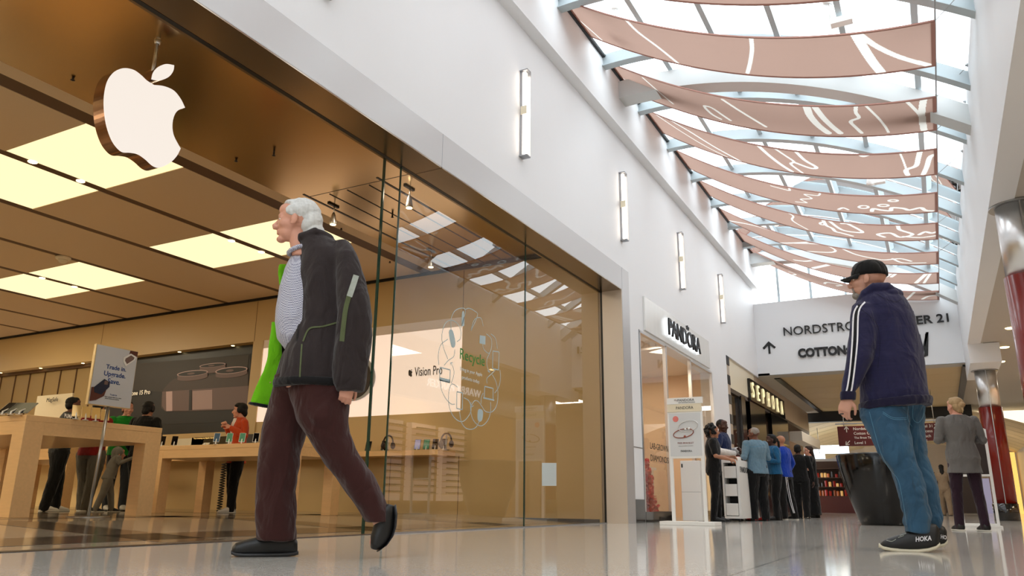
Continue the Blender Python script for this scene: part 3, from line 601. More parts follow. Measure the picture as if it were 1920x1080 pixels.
# black coiled cable under the middle table
cA = onz(421, 868, TH2-.17); cB = V3((cA.x-.03, cA.y+.02, SF+.01)); N_ = 300
o = MB().tube([cA.lerp(cB, i/N_) + V3((.035*math.cos(i/N_*math.pi*2*19), .035*math.sin(i/N_*math.pi*2*19), 0)) for i in range(N_+1)], .009, 6).build('coiled_cable', 'sign_black', smooth=True)
tag(o, 'black coiled cable hanging from under the middle table to the floor', 'cable')
BN = [(8.46, 9.44), (10.27, 11.27), (11.95, 12.95), (13.79, 14.75), (15.40, 16.40), (17.29, 18.2), (18.95, 19.9), (20.66, 21.57)]
fa = lambda P: [(1040+x/3.6, y/3.6) for x, y in P]
fb = lambda P: [(1420+x/3.6, y/3.6) for x, y in P]
fc = lambda P: [(1200+x/3.6, 200+y/3.6) for x, y in P]
fd = lambda P: [(1480+x/3.375, 280+y/3.375) for x, y in P]
def ell(x, y, a, b): return fd([(x+a*math.cos(k*math.pi/6), y+b*math.sin(k*math.pi/6)) for k in range(13)])
LN = [
 [(fa([(105, 88), (200, 165), (318, 270)]), .03), (fa([(482, 135), (560, 215), (700, 320), (830, 425)]), .05), (fa([(1325, 248), (1332, 330), (1320, 420), (1302, 492)]), .05), (fb([(660, 228), (720, 330), (780, 420), (835, 488)]), .11), (fb([(685, 228), (800, 310), (960, 385), (1165, 443)]), .075)],
 [(fa([(595, 525), (680, 600), (750, 660), (798, 700)]), .035), (fa([(432, 512), (560, 590), (685, 660)]), .02), (fa([(1120, 803), (1060, 770), (1010, 718), (1060, 728), (1130, 775), (1185, 812)]), .05), (fa([(1132, 672), (1260, 755), (1425, 855)]), .05), (fb([(332, 722), (355, 780), (410, 845), (478, 897)]), .10), (fb([(385, 718), (440, 790), (500, 850), (560, 898)]), .085), (fb([(665, 718), (665, 760), (685, 795), (630, 820), (670, 865), (705, 898)]), .05), (fb([(733, 715), (810, 790), (860, 850), (885, 893)]), .035), (fb([(1012, 688), (1070, 745), (1105, 785)]), .045), (fb([(1122, 670), (1110, 750), (1115, 820), (1125, 876)]), .085)],
 [(fc([(85, 38), (250, 150), (430, 260), (585, 338)]), .035), (fc([(180, 78), (330, 165), (500, 270), (675, 366)]), .05), (fc([(782, 248), (860, 320), (950, 390), (1025, 437)]), .07), (fc([(888, 268), (980, 330), (1040, 372), (1018, 388), (1095, 446)]), .045), (fc([(1042, 293), (1110, 360), (1190, 408), (1150, 415), (1040, 375)]), .06), (fd([(435, 25), (470, 45), (518, 22)]), .06), (fd([(697, 18), (720, 70), (738, 120)]), .03), (fd([(828, 8), (815, 60), (800, 105), (740, 130), (750, 162)]), .075), (fd([(926, 32), (890, 50), (870, 110), (848, 158)]), .075)],
 [(fc([(885, 535), (960, 555), (1008, 565), (1005, 548)]), .04), (fc([(1215, 582), (1200, 600), (1110, 592), (1160, 620), (1085, 625), (1125, 648), (1052, 642)]), .035), (ell(470, 365, 30, 9), .045), (ell(595, 355, 32, 7), .045), (ell(657, 325, 28, 6), .045), (fd([(522, 392), (532, 376), (580, 384), (640, 388), (650, 370), (720, 374), (760, 384), (830, 370), (860, 386), (905, 390)]), .07), (fd([(312, 380), (340, 370), (372, 382)]), .05)],
 [(fc([(1002, 718), (1035, 740), (1030, 770), (1130, 828)]), .04), (fd([(212, 440), (232, 480), (272, 500), (292, 520), (332, 530), (398, 548)]), .07), (fd([(250, 450), (330, 508), (430, 526), (458, 518), (350, 462)]), .07), (fd([(600, 478), (680, 482), (700, 510), (780, 538), (700, 556), (640, 530), (560, 538), (600, 555)]), .07), (fd([(822, 540), (860, 522), (900, 530), (938, 520)]), .07), (fd([(722, 552), (830, 558), (936, 545)]), .06), (ell(212, 470, 18, 8), .05), (fd([(330, 470), (400, 470), (480, 476), (512, 474)]), .06)],
 [(fd([(0, 592), (200, 602), (288, 635), (260, 652), (110, 645)]), .05), (fd([(342, 632), (420, 665), (520, 688), (600, 700), (700, 692), (770, 708)]), .06), (fd([(655, 692), (720, 718), (860, 718)]), .06), (fc([(600, 770), (760, 800), (930, 852)]), .05), (fc([(945, 920), (1150, 912)]), .05)],
 [(fd([(30, 700), (100, 708), (160, 700)]), .06), (fd([(150, 752), (230, 735), (262, 727)]), .09), (fd([(612, 805), (652, 778)]), .09), (fd([(645, 808), (682, 780)]), .07), (fd([(802, 845), (872, 782)]), .09), (fd([(852, 846), (895, 782)]), .06)],
 [(fd([(222, 850), (242, 842), (330, 858), (300, 864)]), .06), (fd([(0, 775), (40, 790), (20, 795)]), .05), (fd([(742, 950), (790, 905)]), .06), (fd([(842, 948), (880, 930), (942, 922)]), .07)]]
rank = ['nearest the camera', 'second', 'third', 'fourth', 'fifth', 'sixth', 'seventh', 'eighth and farthest']
pat = ['printed with a wide white V near its free end', 'printed with pairs of slanting white lines', 'printed with long slanting and hooked white lines', 'printed with small white ovals and a wavy line', 'crowded with white squiggles', 'printed with thin looping white lines', 'printed with short double slashes', 'the shortest looking, above the store directory wall']
bxs = [-3.80+4.345*i/28 for i in range(29)]
def nrm_at(x): return V3(((zban(x+.02)-zban(x-.02))/.04, 0, -1)).normalized()
def banner(y0, y1, lines, label, vis=True):
    t = thing('fabric_banner', label, 'banner', (-1.6, (y0+y1)/2, 5.4), 'terracotta banners under the skylight')
    nx, ny = (560, 120) if lines else (60, 4); me = bpy.data.meshes.new('fabric'); X_ = [-3.80+4.345*i/nx for i in range(nx+1)]; Y_ = [y0+(y1-y0)*j/ny for j in range(ny+1)]; org = V3(t['_o'])
    me.from_pydata([(x-org.x, y-org.y, zban(x)-org.z) for x in X_ for y in Y_], [], [(i*(ny+1)+j, i*(ny+1)+j+1, (i+1)*(ny+1)+j+1, (i+1)*(ny+1)+j) for i in range(nx) for j in range(ny)])
    me.materials.append(MT['banner']); me.materials.append(MT['banner_line'])
    if lines:
        cx = (np.array(X_[:-1])+np.array(X_[1:]))/2; cy = (np.array(Y_[:-1])+np.array(Y_[1:]))/2; GX_, GY_ = np.meshgrid(cx, cy, indexing='ij'); mk = np.zeros(GX_.shape, bool)
        for px, w in lines:
            P3 = [on_banner(*p) for p in open_smooth(px, 5)]
            for a, c in zip(P3[:-1], P3[1:]):
                dx, dy = c.x-a.x, c.y-a.y; L2 = dx*dx+dy*dy+1e-9; u = np.clip(((GX_-a.x)*dx+(GY_-a.y)*dy)/L2, 0, 1); mk |= (GX_-a.x-u*dx)**2+(GY_-a.y-u*dy)**2 < (w/2)**2
        me.polygons.foreach_set('material_index', mk.astype(np.int32).ravel())
    me.polygons.foreach_set('use_smooth', [True]*len(me.polygons)); me.update(); link('fabric', me, org, t)
    b = MB()
    for y in (y0, y1): b.rings([[V3((x, y-.012, zban(x)-.008)), V3((x, y+.012, zban(x)-.008)), V3((x, y+.012, zban(x)+.01)), V3((x, y-.012, zban(x)+.01))] for x in bxs])
    for x in (-3.79, .535): b.box(x-.03, x+.01, y0, y1, zban(x)-.012, zban(x)+.012)
    b.build('hem', 'banner_hem', t)
    return t
for k in range(8): banner(*BN[k], LN[k], 'terracotta banner %s, %s' % (rank[k] + (' from the camera' if k else ''), pat[k]))
for k, (y0, y1) in enumerate(((6.8, 7.75), (5.15, 6.1), (3.5, 4.45), (1.85, 2.8), (.2, 1.15))):
    banner(y0, y1, None, 'plain terracotta banner overhead outside the picture, %s behind the nearest seen one' % ['first', 'second', 'third', 'fourth', 'fifth'][k])
for x, l in ((-3.80, 'steel cable holding the wall-side ends of the banners'), (.545, 'steel cable holding the free right-hand ends of the banners')):
    o = MB().tube([(x, -8, zban(x)), (x, 21.8, zban(x))], .009 if x > 0 else .014).build('banner_cable', 'rail_steel'); tag(o, l, 'cable')
cnt = 0
wl = ['nearest', 'second', 'third', 'fourth', 'fifth', 'sixth']
for y in (8.46, 10.27, 11.27, 12.95, 15.4, 17.29):
    o = MB().tube([(.545, y, 5.29), (XR+.01, y-.35, 5.45)], .004).lathe((XR-.01, y-.35, 5.45), [(.001, 0), (.02, 0), (.02, .02)], 10).build('guy_wire', 'rail_steel')
    tag(o, '%s thin wire tying the free banner ends to the right wall' % wl[cnt], 'wire', 'wires to the right wall'); cnt += 1
for y, px, py, l in ((9.2, 1153, 18, 'white spotlight under the skylight above the nearest banner, left'), (9.2, 1553, 8, 'white spotlight under the skylight above the nearest banner, right'), (14.7, 1632, 347, 'small white spotlight between the third and fourth banners')):
    p = ony(px, py, y); t = thing('skylight_spotlight', l, 'spotlight', p, 'spotlights under the skylight')
    MB().lathe(p, [(.001, 0), (.06, 0), (.075, .03), (.065, .12), (.03, .15)], 18, ax=(.2, -.3, 1)).build('lamp_head', 'white_plastic', t, smooth=True)
    MB().lathe(p-Z*.002, [(.001, 0), (.045, 0), (.045, .01)], 14, ax=(.2, -.3, 1)).build('lamp', 'rib_white', t); zt = arc(p.x)-.2
    MB().tube([p+V3((.02, -.03, .12)), (p.x, p.y, zt)], .012).box(p.x, p.x+.25, p.y-.06, p.y+.06, zt-.08, zt).build('bracket', 'white_plastic', t)
# ---- lettering on the end wall
yy = 21.575
tag(text('shop_name', 'NORDSTROM', (-3.24, yy, 4.70), X, Z, .235, 'sign_black', width=2.05, depth=.03), 'thin black department store name at the upper left of the white end wall', 'lettering')
tag(text('shop_name', 'COTTON:ON', (-2.92, yy, 4.07), X, Z, .25, 'sign_black', width=1.68, depth=.03, weight=.05), 'bold black clothing store name at the lower left of the white end wall', 'lettering')
tag(text('shop_name', 'FOREVER 21', (-1.02, yy, 4.70), X, Z, .22, 'sign_black', width=1.71, depth=.03, weight=.02), 'black shop name ending in 21 at the upper right of the white end wall', 'lettering')
t = thing('shop_name', 'slanted black letters half hidden behind the man, below the name ending in 21', 'lettering', (-.2, yy, 3.9))
bb = MB()
def hl(pts): MB().prism([V3((x, yy, z)) for x, z in pts], (0, .03, 0)).build('letter_stroke', 'sign_black', t)
x0 = -.42
hl([(x0-.05, 3.90), (x0+.03, 3.90), (x0+.13, 4.48), (x0+.05, 4.48)]); hl([(x0+.16, 3.90), (x0+.24, 3.90), (x0+.34, 4.50), (x0+.26, 4.50)]); hl([(x0+.02, 4.17), (x0+.29, 4.19), (x0+.28, 4.24), (x0+.03, 4.22)])
x0 = -.06
hl([(x0-.08, 3.90), (x0-.01, 3.90), (x0+.07, 4.45), (x0+.02, 4.45)]); hl([(x0+.02, 4.45), (x0+.08, 4.45), (x0+.11, 4.05), (x0+.06, 3.98)]); hl([(x0+.06, 3.98), (x0+.11, 4.0), (x0+.27, 4.49), (x0+.21, 4.49)]); hl([(x0+.10, 3.87), (x0+.19, 3.90), (x0+.27, 4.49), (x0+.19, 4.45)])
a = MB(); a.prism([V3((x, yy, z)) for x, z in ((-3.68, 4.25), (-3.63, 4.25), (-3.63, 4.56), (-3.68, 4.56))], (0, .03, 0)).prism([V3((x, yy-.001, z)) for x, z in ((-3.83, 4.42), (-3.79, 4.38), (-3.655, 4.51), (-3.52, 4.38), (-3.48, 4.42), (-3.655, 4.595))], (0, .03, 0)); tag(a.build('wall_arrow', 'sign_black'), 'black arrow pointing up on the left of the white end wall', 'arrow')
# ---- jewellery shop
mat('shop_warm', (.93, .83, .72), .5); mat('shop_cream', (.93, .88, .82), .5); mat('pandora_black', (.09, .09, .10), .4); mat('marble', (.88, .88, .87), .25, noise_amt=.05, nscale=3, stretch=(1, 3, .4)); mat('petal', (.80, .16, .19), .6, sheen=.3); mat('petal_pink', (.88, .50, .47), .6); mat('halo', (1, 1, 1), .5, emit=(.93, .97, 1), es=1.6); mat('wood_floor', (.72, .55, .38), .3)
PX0 = 11.74; PX1 = 16.42
struct('wall_back', MB().box(-8.1, -8.0, 11.2, 17.5, 0, 3.4).box(-8, -4.25, 11.2, 11.3, 0, 3.4).box(-8, -4.25, 17.2, 17.3, 0, 3.4), 'shop_warm')
struct('ceiling', MB().box(-8, -4.1, 11.3, 17.2, 3.1, 3.3), 'shop_cream')
struct('trim_60', MB().box(WX+.002, WX+.03, 12.0, 16.2, 3.04, 3.62), 'marble')
t = thing('shop_sign', 'black shop lettering with a white glow above the jewellery store doorway', 'lettering', (WX, 14, 3.1))
MB().box(WX+.03, WX+.045, 12.95, 15.25, 3.135, 3.50).build('glow_plate', 'halo', t) if False else None
text('lettering', 'PANDORA', (WX+.09, 13.07, 3.16), Y, Z, .31, 'pandora_black', t, width=2.10, depth=.03, weight=.006)
text('lettering_back', 'PANDORA', (WX+.035, 13.07, 3.16), Y, Z, .31, 'halo', t, width=2.10, depth=.05, weight=.012)
for dy in (-.05, 0, .05): MB().prism([(WX+.09, 14.32+dy-.012, 3.49), (WX+.09, 14.32+dy+.012, 3.49), (WX+.09, 14.32+dy*1.5+.014, 3.56+(.02 if dy == 0 else 0)), (WX+.09, 14.32+dy*1.5-.014, 3.56+(.02 if dy == 0 else 0))], (.02, 0, 0)).build('crown', 'pandora_black', t)
# shop front glazing
def shop_pane(label, pts, z1, lettering=None, z0=.16):
    a, c = V3((*pts[0], 0)), V3((*pts[1], 0)); d = (c-a).normalized(); n = d.cross(Z); t = thing('shop_window', label, 'window', (a+c)/2)
    MB().quad(a+Z*z0, c+Z*z0, c+Z*z1, a+Z*z1).build('pane', 'shop_glass', t)
    for p in (a, c): MB().obox(p+Z*z1/2, d*.025, n*.03, Z*z1/2).build('post', 'chrome', t)
    MB().obox((a+c)/2+Z*z1, d*((c-a).length/2+.02), n*.03, Z*.02).build('head_rail', 'chrome', t); MB().obox((a+c)/2+Z*z0/2, d*((c-a).length/2+.02), n*.035, Z*z0/2).build('plinth', 'gloss_black', t)
    return t
t = shop_pane('left glass pane of the jewellery shop with small black lettering low down', ((WX-.02, PX0+.03), (WX-.02, 13.15)), 2.98)
for s, z in (('LAB-GROWN', 1.13), ('DIAMONDS', .94)): text('lettering', s, (WX-.012, 12.15, z), Y, Z, .10, 'pandora_black', t, width=.95, depth=.002)
shop_pane('right glass pane of the jewellery shop beside the white pillar', ((WX-.02, 14.75), (WX-.02, 16.38)), 2.98)
shop_pane('glass side pane turning into the jewellery shop doorway', ((WX-.03, 13.2), (WX-1.0, 13.5)), 2.98)
for k, (x, y, h, l) in enumerate(((-4.55, 12.35, .62, 'pile of red paper flowers behind the left glass pane'), (-4.7, 13.9, 1.05, 'taller cascade of red and pink paper flowers inside the doorway'), (-4.45, 13.02, .8, 'narrow cluster of red flowers beside the chrome door post'))):
    t = thing('flower_display', l, 'flowers', (x, y, 0), 'red flower displays in the jewellery shop'); random.seed(5+k)
    MB().lathe((x, y, 0), [(.001, 0), (.2, 0), (.2, .12), (.001, .12)], 20).build('base', 'cream', t)
    for mi, m in enumerate(('petal', 'petal', 'petal_pink')):
        b = MB()
        for i in range(90):
            z = random.uniform(.12, h); r = .24*(1-z/h*.75)*random.uniform(.5, 1.05); a_ = random.uniform(0, 6.283); c = V3((x+r*math.cos(a_), y+r*math.sin(a_), z)); s = random.uniform(.03, .055)
            n = V3((random.gauss(0, 1), random.gauss(0, 1), random.gauss(0, 1))).normalized(); u = n.orthogonal().normalized(); w = n.cross(u)
            P5 = [c + (u*math.cos(q*1.2566)+w*math.sin(q*1.2566))*s + n*s*.3 for q in range(5)]
            b.add([c]+P5, [(0, 1, 2), (0, 2, 3), (0, 3, 4), (0, 4, 5), (0, 5, 1)])
        o = b.build('petals', m, t); o['kind'] = 'stuff'
b = MB(); b.box(-7.4, -5.2, 15.2, 15.9, 0, .95)
t = thing('display_counter', 'low warm-lit display counter inside the jewellery shop', 'counter', (-6.3, 15.5, 0)); b.build('cabinet', 'shop_cream', t); MB().box(-7.45, -5.15, 15.15, 15.95, .95, 1.0).build('top', 'white_plastic', t); MB().box(-7.4, -5.2, 15.13, 15.15, .7, .9).build('lit_case', 'gold_bright', t)
for k, (x, y) in enumerate(((-4.7, 12.6), (-5.2, 14.2), (-5.8, 15.8))):
    o = MB().lathe((x, y, 3.09), [(.001, 0), (.07, 0), (.08, .01)], 16).build('recessed_light', 'spot_emit'); tag(o, ['recessed light over the left window of the jewellery shop', 'recessed light over the jewellery shop doorway', 'recessed light deeper in the jewellery shop'][k], 'ceiling light', 'ceiling lights of the jewellery shop')
    d = bpy.data.lights.new('shop_lamp', 'AREA'); d.size = .5; d.energy = 22; d.color = (1, .80, .58); o = bpy.data.objects.new('shop_lamp', d); C.objects.link(o); o.location = (x, y, 3.06)
t = thing('wall_niche', 'tall lit poster panel seen deep in the jewellery shop', 'poster', (-7.9, 14, .8)); MB().box(-7.98, -7.93, 13.2, 14.4, .9, 2.4).build('panel', 'shop_cream', t); MB().box(-7.93, -7.92, 13.3, 14.3, 1.0, 2.3).build('print', 'petal_pink', t)
# ---- poster stand in front of the jewellery shop
ps = thing('poster_stand', 'white floor stand with a bracelet poster in front of the jewellery shop', 'sign', (-3.08, 10.95, 0)); PY = 10.95
for x in (-3.31, -2.86): MB().box(x-.022, x+.022, PY-.02, PY+.02, .05, 1.62).build('upright', 'white_plastic', ps)
MB().box(-3.46, -2.70, PY-.19, PY+.19, .0, .05).build('base', 'white_plastic', ps, bevel=.004)
MB().box(-3.335, -2.835, PY-.022, PY+.022, .90, 1.55).build('board', 'white_plastic', ps, bevel=.003)
MB().box(-3.33, -2.84, PY-.03, PY+.015, 1.55, 1.66).build('header', 'stone_beige' if False else 'cream', ps); MB().box(-3.33, -2.82, PY-.035, PY+.015, 1.66, 1.75).build('top_card', 'white_plastic', ps)
mat('poster_pale', (.82, .83, .84), .4); mat('rose_gold', (.62, .36, .31), .25, .9)
MB().box(-3.31, -2.86, PY-.026, PY-.02, .93, 1.53).build('poster', 'poster_pale', ps)
text('lettering', 'PANDORA', (-3.17, PY-.0365, 1.695), X, Z, .035, 'pandora_black', ps, width=.24, depth=.002); text('lettering', 'PANDORA', (-3.20, PY-.031, 1.585), X, Z, .04, 'pandora_black', ps, width=.25, depth=.002)
text('lettering', 'My', (-3.22, PY-.0365, 1.695), X, Z, .035, 'banner', ps, depth=.002); text('lettering', 'NEW REWARDS PROGRAM', (-3.16, PY-.0365, 1.672), X, Z, .012, 'pandora_black', ps, width=.24, depth=.002)
text('lettering', 'FREE BRACELET', (-3.20, PY-.028, 1.10), X, Z, .022, 'rose_gold', ps, width=.23, depth=.002); text('lettering', 'PANDORA', (-3.16, PY-.028, .985), X, Z, .028, 'pandora_black', ps, width=.16, depth=.002)
text('lettering', 'when you spend on jewelry', (-3.19, PY-.028, 1.065), X, Z, .01, 'pandora_black', ps, width=.21, depth=.002)
MB().lathe((-3.215, PY-.027, 1.45), [(.001, 0), (.042, 0), (.042, .003)], 24, ax=(0, -1, 0)).build('pink_badge', 'petal_pink', ps)
for cx, cz, rx, rz, m in ((-3.04, 1.345, .14, .075, 'chrome'), (-3.11, 1.245, .145, .06, 'rose_gold')): MB().tube([(cx+rx*math.cos(a_)*1., PY-.034, cz+rz*math.sin(a_)+.02*math.cos(a_)) for a_ in [2*math.pi*i/32 for i in range(33)]], .006, 8).build('printed_bracelet', m, ps, smooth=True)
for cx, cz, m in ((-3.08, 1.30, 'chrome'), (-3.09, 1.20, 'rose_gold'), (-3.03, 1.31, 'chrome')): MB().ball((cx, PY-.035, cz), .018, .008, .018).build('printed_charm', m, ps, smooth=True)
t = thing('white_cabinet', 'plain white upright cabinet behind the poster stand', 'cabinet', (-3.6, 13.0, 0)); MB().box(-3.74, -3.42, 12.85, 13.15, .02, .97).build('body', 'white_plastic', t, bevel=.006); MB().box(-3.72, -3.70, 12.84, 12.85, .86, .92).build('lock', 'sign_black', t); MB().box(-3.74, -3.42, 12.848, 12.85, .47, .475).build('panel_joint', 'grey_metal', t)
# ---- serving cart of the jewellery shop
CY0, CY1 = 13.85, 15.35; CX0, CX1 = -3.30, -3.01
t = thing('promo_cart', 'white wheeled drawer cart the queue stands around, lettered on its side', 'cart', (-3.15, 14.6, 0))
MB().box(CX0, CX1, CY0+.02, CY1, .05, .09).box(CX0, CX1, CY0, CY1, .98, 1.03).box(CX1-.04, CX1, CY0, CY1, .09, .98).box(CX0, CX0+.03, CY0, CY1, .09, .98).box(CX0, CX1, CY1-.03, CY1, .09, .98).build('body', 'white_plastic', t)
for z in (.10, .42, .72): MB().box(CX0+.035, CX1-.05, CY0+.01, CY0+.8, z, z+.20).build('drawer', 'white_plastic', t, bevel=.004)
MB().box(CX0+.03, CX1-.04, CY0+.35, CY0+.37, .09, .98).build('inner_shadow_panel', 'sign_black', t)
for x in (CX0+.06, CX1-.06):
    for y in (CY0+.1, CY1-.1): MB().lathe((x-.012, y, .03), [(.001, 0), (.03, 0), (.03, .024), (.001, .024)], 16, ax=(1, 0, 0)).build('caster', 'sign_black', t)
text('lettering', 'PANDORA', (CX1+.002, CY0+.10, .82), Y, Z, .10, 'pandora_black', t, width=.75, depth=.003)
for k, (x, y) in enumerate(((-3.2, 14.0), (-3.08, 14.15), (-3.15, 14.4))):
    o = MB().box(x-.05, x+.05, y-.04, y+.04, 1.032, 1.07+.02*k).build('gift_box', ['petal_pink', 'white_plastic', 'petal_pink'][k], bevel=.003); tag(o, ['small pink gift box on the near end of the cart', 'small white gift box on the cart between two pink ones', 'small pink gift box farther along the cart top'][k], 'box', 'boxes on the cart')
# ---- cosmetics shop front
t = thing('cosmetics_shopfront', 'black and cream shop front with glowing upright letters past the white pillar', 'shop front', (WX, 20, 0))
MB().box(WX-.2, WX-.05, 18.2, 21.2, 2.92, 3.62).build('fascia', 'cream', t); MB().box(WX-.6, WX-.05, 18.1, 31, 2.82, 2.92).build('canopy', 'dark_brown', t)
b = MB()
for k, z in enumerate((3.40, 2.95, 2.50, 2.05, 1.6)): MB().box(WX-.02, WX+.01, 17.88, 18.12, z, z+.21).build('black_tile', 'sign_black', t)
MB().box(WX-.2, WX-.005, 17.87, 18.13, 0, 3.62).build('pier', 'stone_beige', t)
for y0, y1 in ((19.3, 19.75), (20.3, 22.3), (23.2, 26.0)): MB().box(WX-.3, WX-.02, y0, y1, 0, 2.85).build('black_column', 'gloss_black', t)
MB().box(WX-.2, WX-.05, 21.2, 31, 2.92, 3.62).build('dark_fascia', 'stone_beige', t)
MB().box(WX-.04, WX+.02, 20.3, 25.4, 2.86, 3.42).build('letter_board', 'gloss_black', t)
mat('letter_glow', (1, .95, .7), .5, emit=(1, .93, .72), es=1.0)
for i, ch in enumerate('SEPHORA'): text('letter', ch, (WX+.03, 20.45+i*.71, 2.95), Y, Z, .40, 'letter_glow', t, width=.24, depth=.015)
MB().box(WX-.03, WX+.35, 26.2, 30.5, 2.25, 2.55).build('white_awning', 'white_plastic', t)
t = thing('shop_window', 'cosmetics shop window with a colourful product display behind glass', 'window', (WX-.1, 18.7, 0)); MB().quad((WX-.1, 18.13, .1), (WX-.1, 19.3, .1), (WX-.1, 19.3, 2.8), (WX-.1, 18.13, 2.8)).build('pane', 'shop_glass', t); MB().box(WX-.12, WX-.08, 18.13, 18.17, 0, 2.82).box(WX-.12, WX-.08, 19.26, 19.3, 0, 2.82).build('frame', 'sign_black', t)
struct('wall_back', MB().box(-8.1, -8.0, 17.3, 31, 0, 3.6).box(-8, -4.3, 30.9, 31, 0, 3.6).box(-8, -4.2, 17.3, 31, 3.5, 3.6), 'shop_warm')
random.seed(3); cols = [mat('prod_%s' % n, c, .4) for n, c in (('red', (.75, .15, .12)), ('orange', (.85, .45, .2)), ('green', (.35, .5, .3)), ('white', (.9, .88, .85)), ('yellow', (.85, .75, .3)))]
t = thing('product_shelf', 'lit product shelf behind the cosmetics shop window', 'shelf', (-4.9, 18.7, 0))
for z in (.5, .85, 1.2, 1.55, 1.9): MB().box(-5.1, -4.6, 18.15, 19.9, z-.02, z).build('shelf', 'gloss_black', t)
n = 0
for z in (.85, 1.2, 1.55, 1.9):
    for j in range(7):
        m = ['prod_red', 'prod_orange', 'prod_green', 'prod_white', 'prod_yellow'][random.randrange(5)]; o = MB().lathe((-4.7, 18.25+j*.2, z), [(.001, 0), (.05, 0), (.05, .13), (.02, .16), (.02, .2), (.001, .2)], 12).build('cosmetics_bottle', m); tag(o, 'small bottle on the lit shelf in the cosmetics shop window', 'bottle', 'bottles in the cosmetics window')
d = bpy.data.lights.new('shop_lamp', 'AREA'); d.size = 1.5; d.energy = 60; d.color = (1, .85, .7); o = bpy.data.objects.new('shop_lamp', d); C.objects.link(o); o.location = (-5.6, 19.5, 3.4)
# ---- columns on the right
def column(x, y, r, label, zt, zr=2.38, zb=.36, yawn=0):
    t = thing('column', label, 'column', (x, y, 0), 'round clad columns')
    MB().lathe((x, y, 0), [(.001, 0), (r+.035, 0), (r+.035, zb), (.001, zb)], 40).build('stone_base', 'stone_black', t, smooth=False)
    MB().lathe((x, y, zb), [(.001, 0), (r+.02, 0), (r+.02, zr-zb), (.001, zr-zb)], 48).build('red_cladding', 'red_gloss', t, smooth=False)
    MB().lathe((x, y, zr), [(.001, 0), (r, 0), (r, zt-zr), (.001, zt-zr)], 48).build('steel_cladding', 'chrome', t, smooth=False)
    for q in t.children:
        for p in q.data.polygons: p.use_smooth = abs(p.normal.z) < .5
    MB().box(x-.008, x+.008, y-r-.026, y-r-.018, zb, zt).build('joint', 'rail_steel', t)
    MB().lathe((x, y, zt-.02), [(r, 0), (r+.06, 0), (r+.06, .02), (r, .02)], 40).build('collar', 'rail_steel', t)
column(1.22, 20.6, .215, 'slim column, red below and mirror steel above, beside the woman in grey', 3.30, 2.45)
column(1.20, 10.35, .235, 'column at the right edge of the picture, steel above and red below', 3.72, 2.85)
for k, (px, py) in enumerate(((1895, 615), (1883, 651), (1876, 678))):
    p = onz(px, py, 3.73); o = MB().lathe((p.x, p.y, 3.715), [(.001, 0), (.08, 0), (.10, .015)], 20).build('recessed_light', 'spot_emit'); tag(o, ['recessed light in the right soffit, nearest the camera', 'middle recessed light in the right soffit', 'farthest recessed light in the right soffit'][k], 'ceiling light', 'downlights in the right soffit')
# ---- planter
mat('planter_black', (.02, .021, .024), .15, coat=.15, spec=.4)
pc = V3((-.80, 13.6, 0)); t = thing('planter', 'tall glossy black tapered planter in the middle of the mall', 'planter', pc)
prof = [(.001, 0), (.33, 0), (.35, .02), (.43, .25), (.52, .55), (.575, .80), (.61, 1.04), (.60, 1.06), (.56, 1.04), (.55, .98), (.001, .96)]
MB().lathe(pc, prof, 64).build('pot', 'planter_black', t, smooth=True); MB().lathe(pc+Z*.96, [(.001, 0), (.54, 0), (.54, .01), (.001, .015)], 40).build('soil', 'dark_brown', t)
# ---- directory signs hanging in the passage
mat('sign_red', (.36, .05, .03), .35)
def dir_sign(x0, x1, z0, z1, y, lines, label, tx):
    t = thing('hanging_directory', label, 'sign', ((x0+x1)/2, y, z0)); MB().box(x0, x1, y-.04, y+.04, z0, z1).build('panel', 'sign_red', t)
    MB().box(x0-.05, x1+.05, y-.03, y+.03, z1+.06, z1+.10).build('rail', 'rail_steel', t)
    for x in (x0+.2, x1-.2): MB().tube([(x, y, z1), (x, y, 3.70)], .012).build('hanger', 'rail_steel', t)
    for i, s in enumerate(lines): text('lettering', s, (tx, y-.043, z1-.13-.145*i), X, Z, .085, 'white_plastic', t, depth=.003, weight=.01)
    return t
t = dir_sign(-2.67, -.95, 2.10, 2.72, 27, ['Nordstrom', 'Cotton On', 'The Brass Tap', 'Level 1'], 'dark red hanging directory with white shop names left of the man in the hoodie', -2.2)
def arrow(t, x, z, y, ang, s=.09):
    d = V3((math.cos(ang), 0, math.sin(ang))); n = V3((-d.z, 0, d.x)); p = V3((x, y, z))
    for a, c in ((p-d*s, p+d*s), (p+d*s, p+n*s*.7), (p+d*s, p-n*s*.7)): MB().ribbon([a, c], .025, (0, -1, 0), t=.003).build('arrow', 'white_plastic', t)
arrow(t, -2.40, 2.62, 26.956, math.pi/2); arrow(t, -2.40, 2.20, 26.956, math.pi*1.25)
t = dir_sign(-.95, .28, 2.18, 2.70, 26.6, ['Level 31', 'Success', 'Coach', 'Mall'], 'dark red hanging directory between the man and the woman in grey', -.35); arrow(t, .12, 2.60, 26.55, math.pi/4)
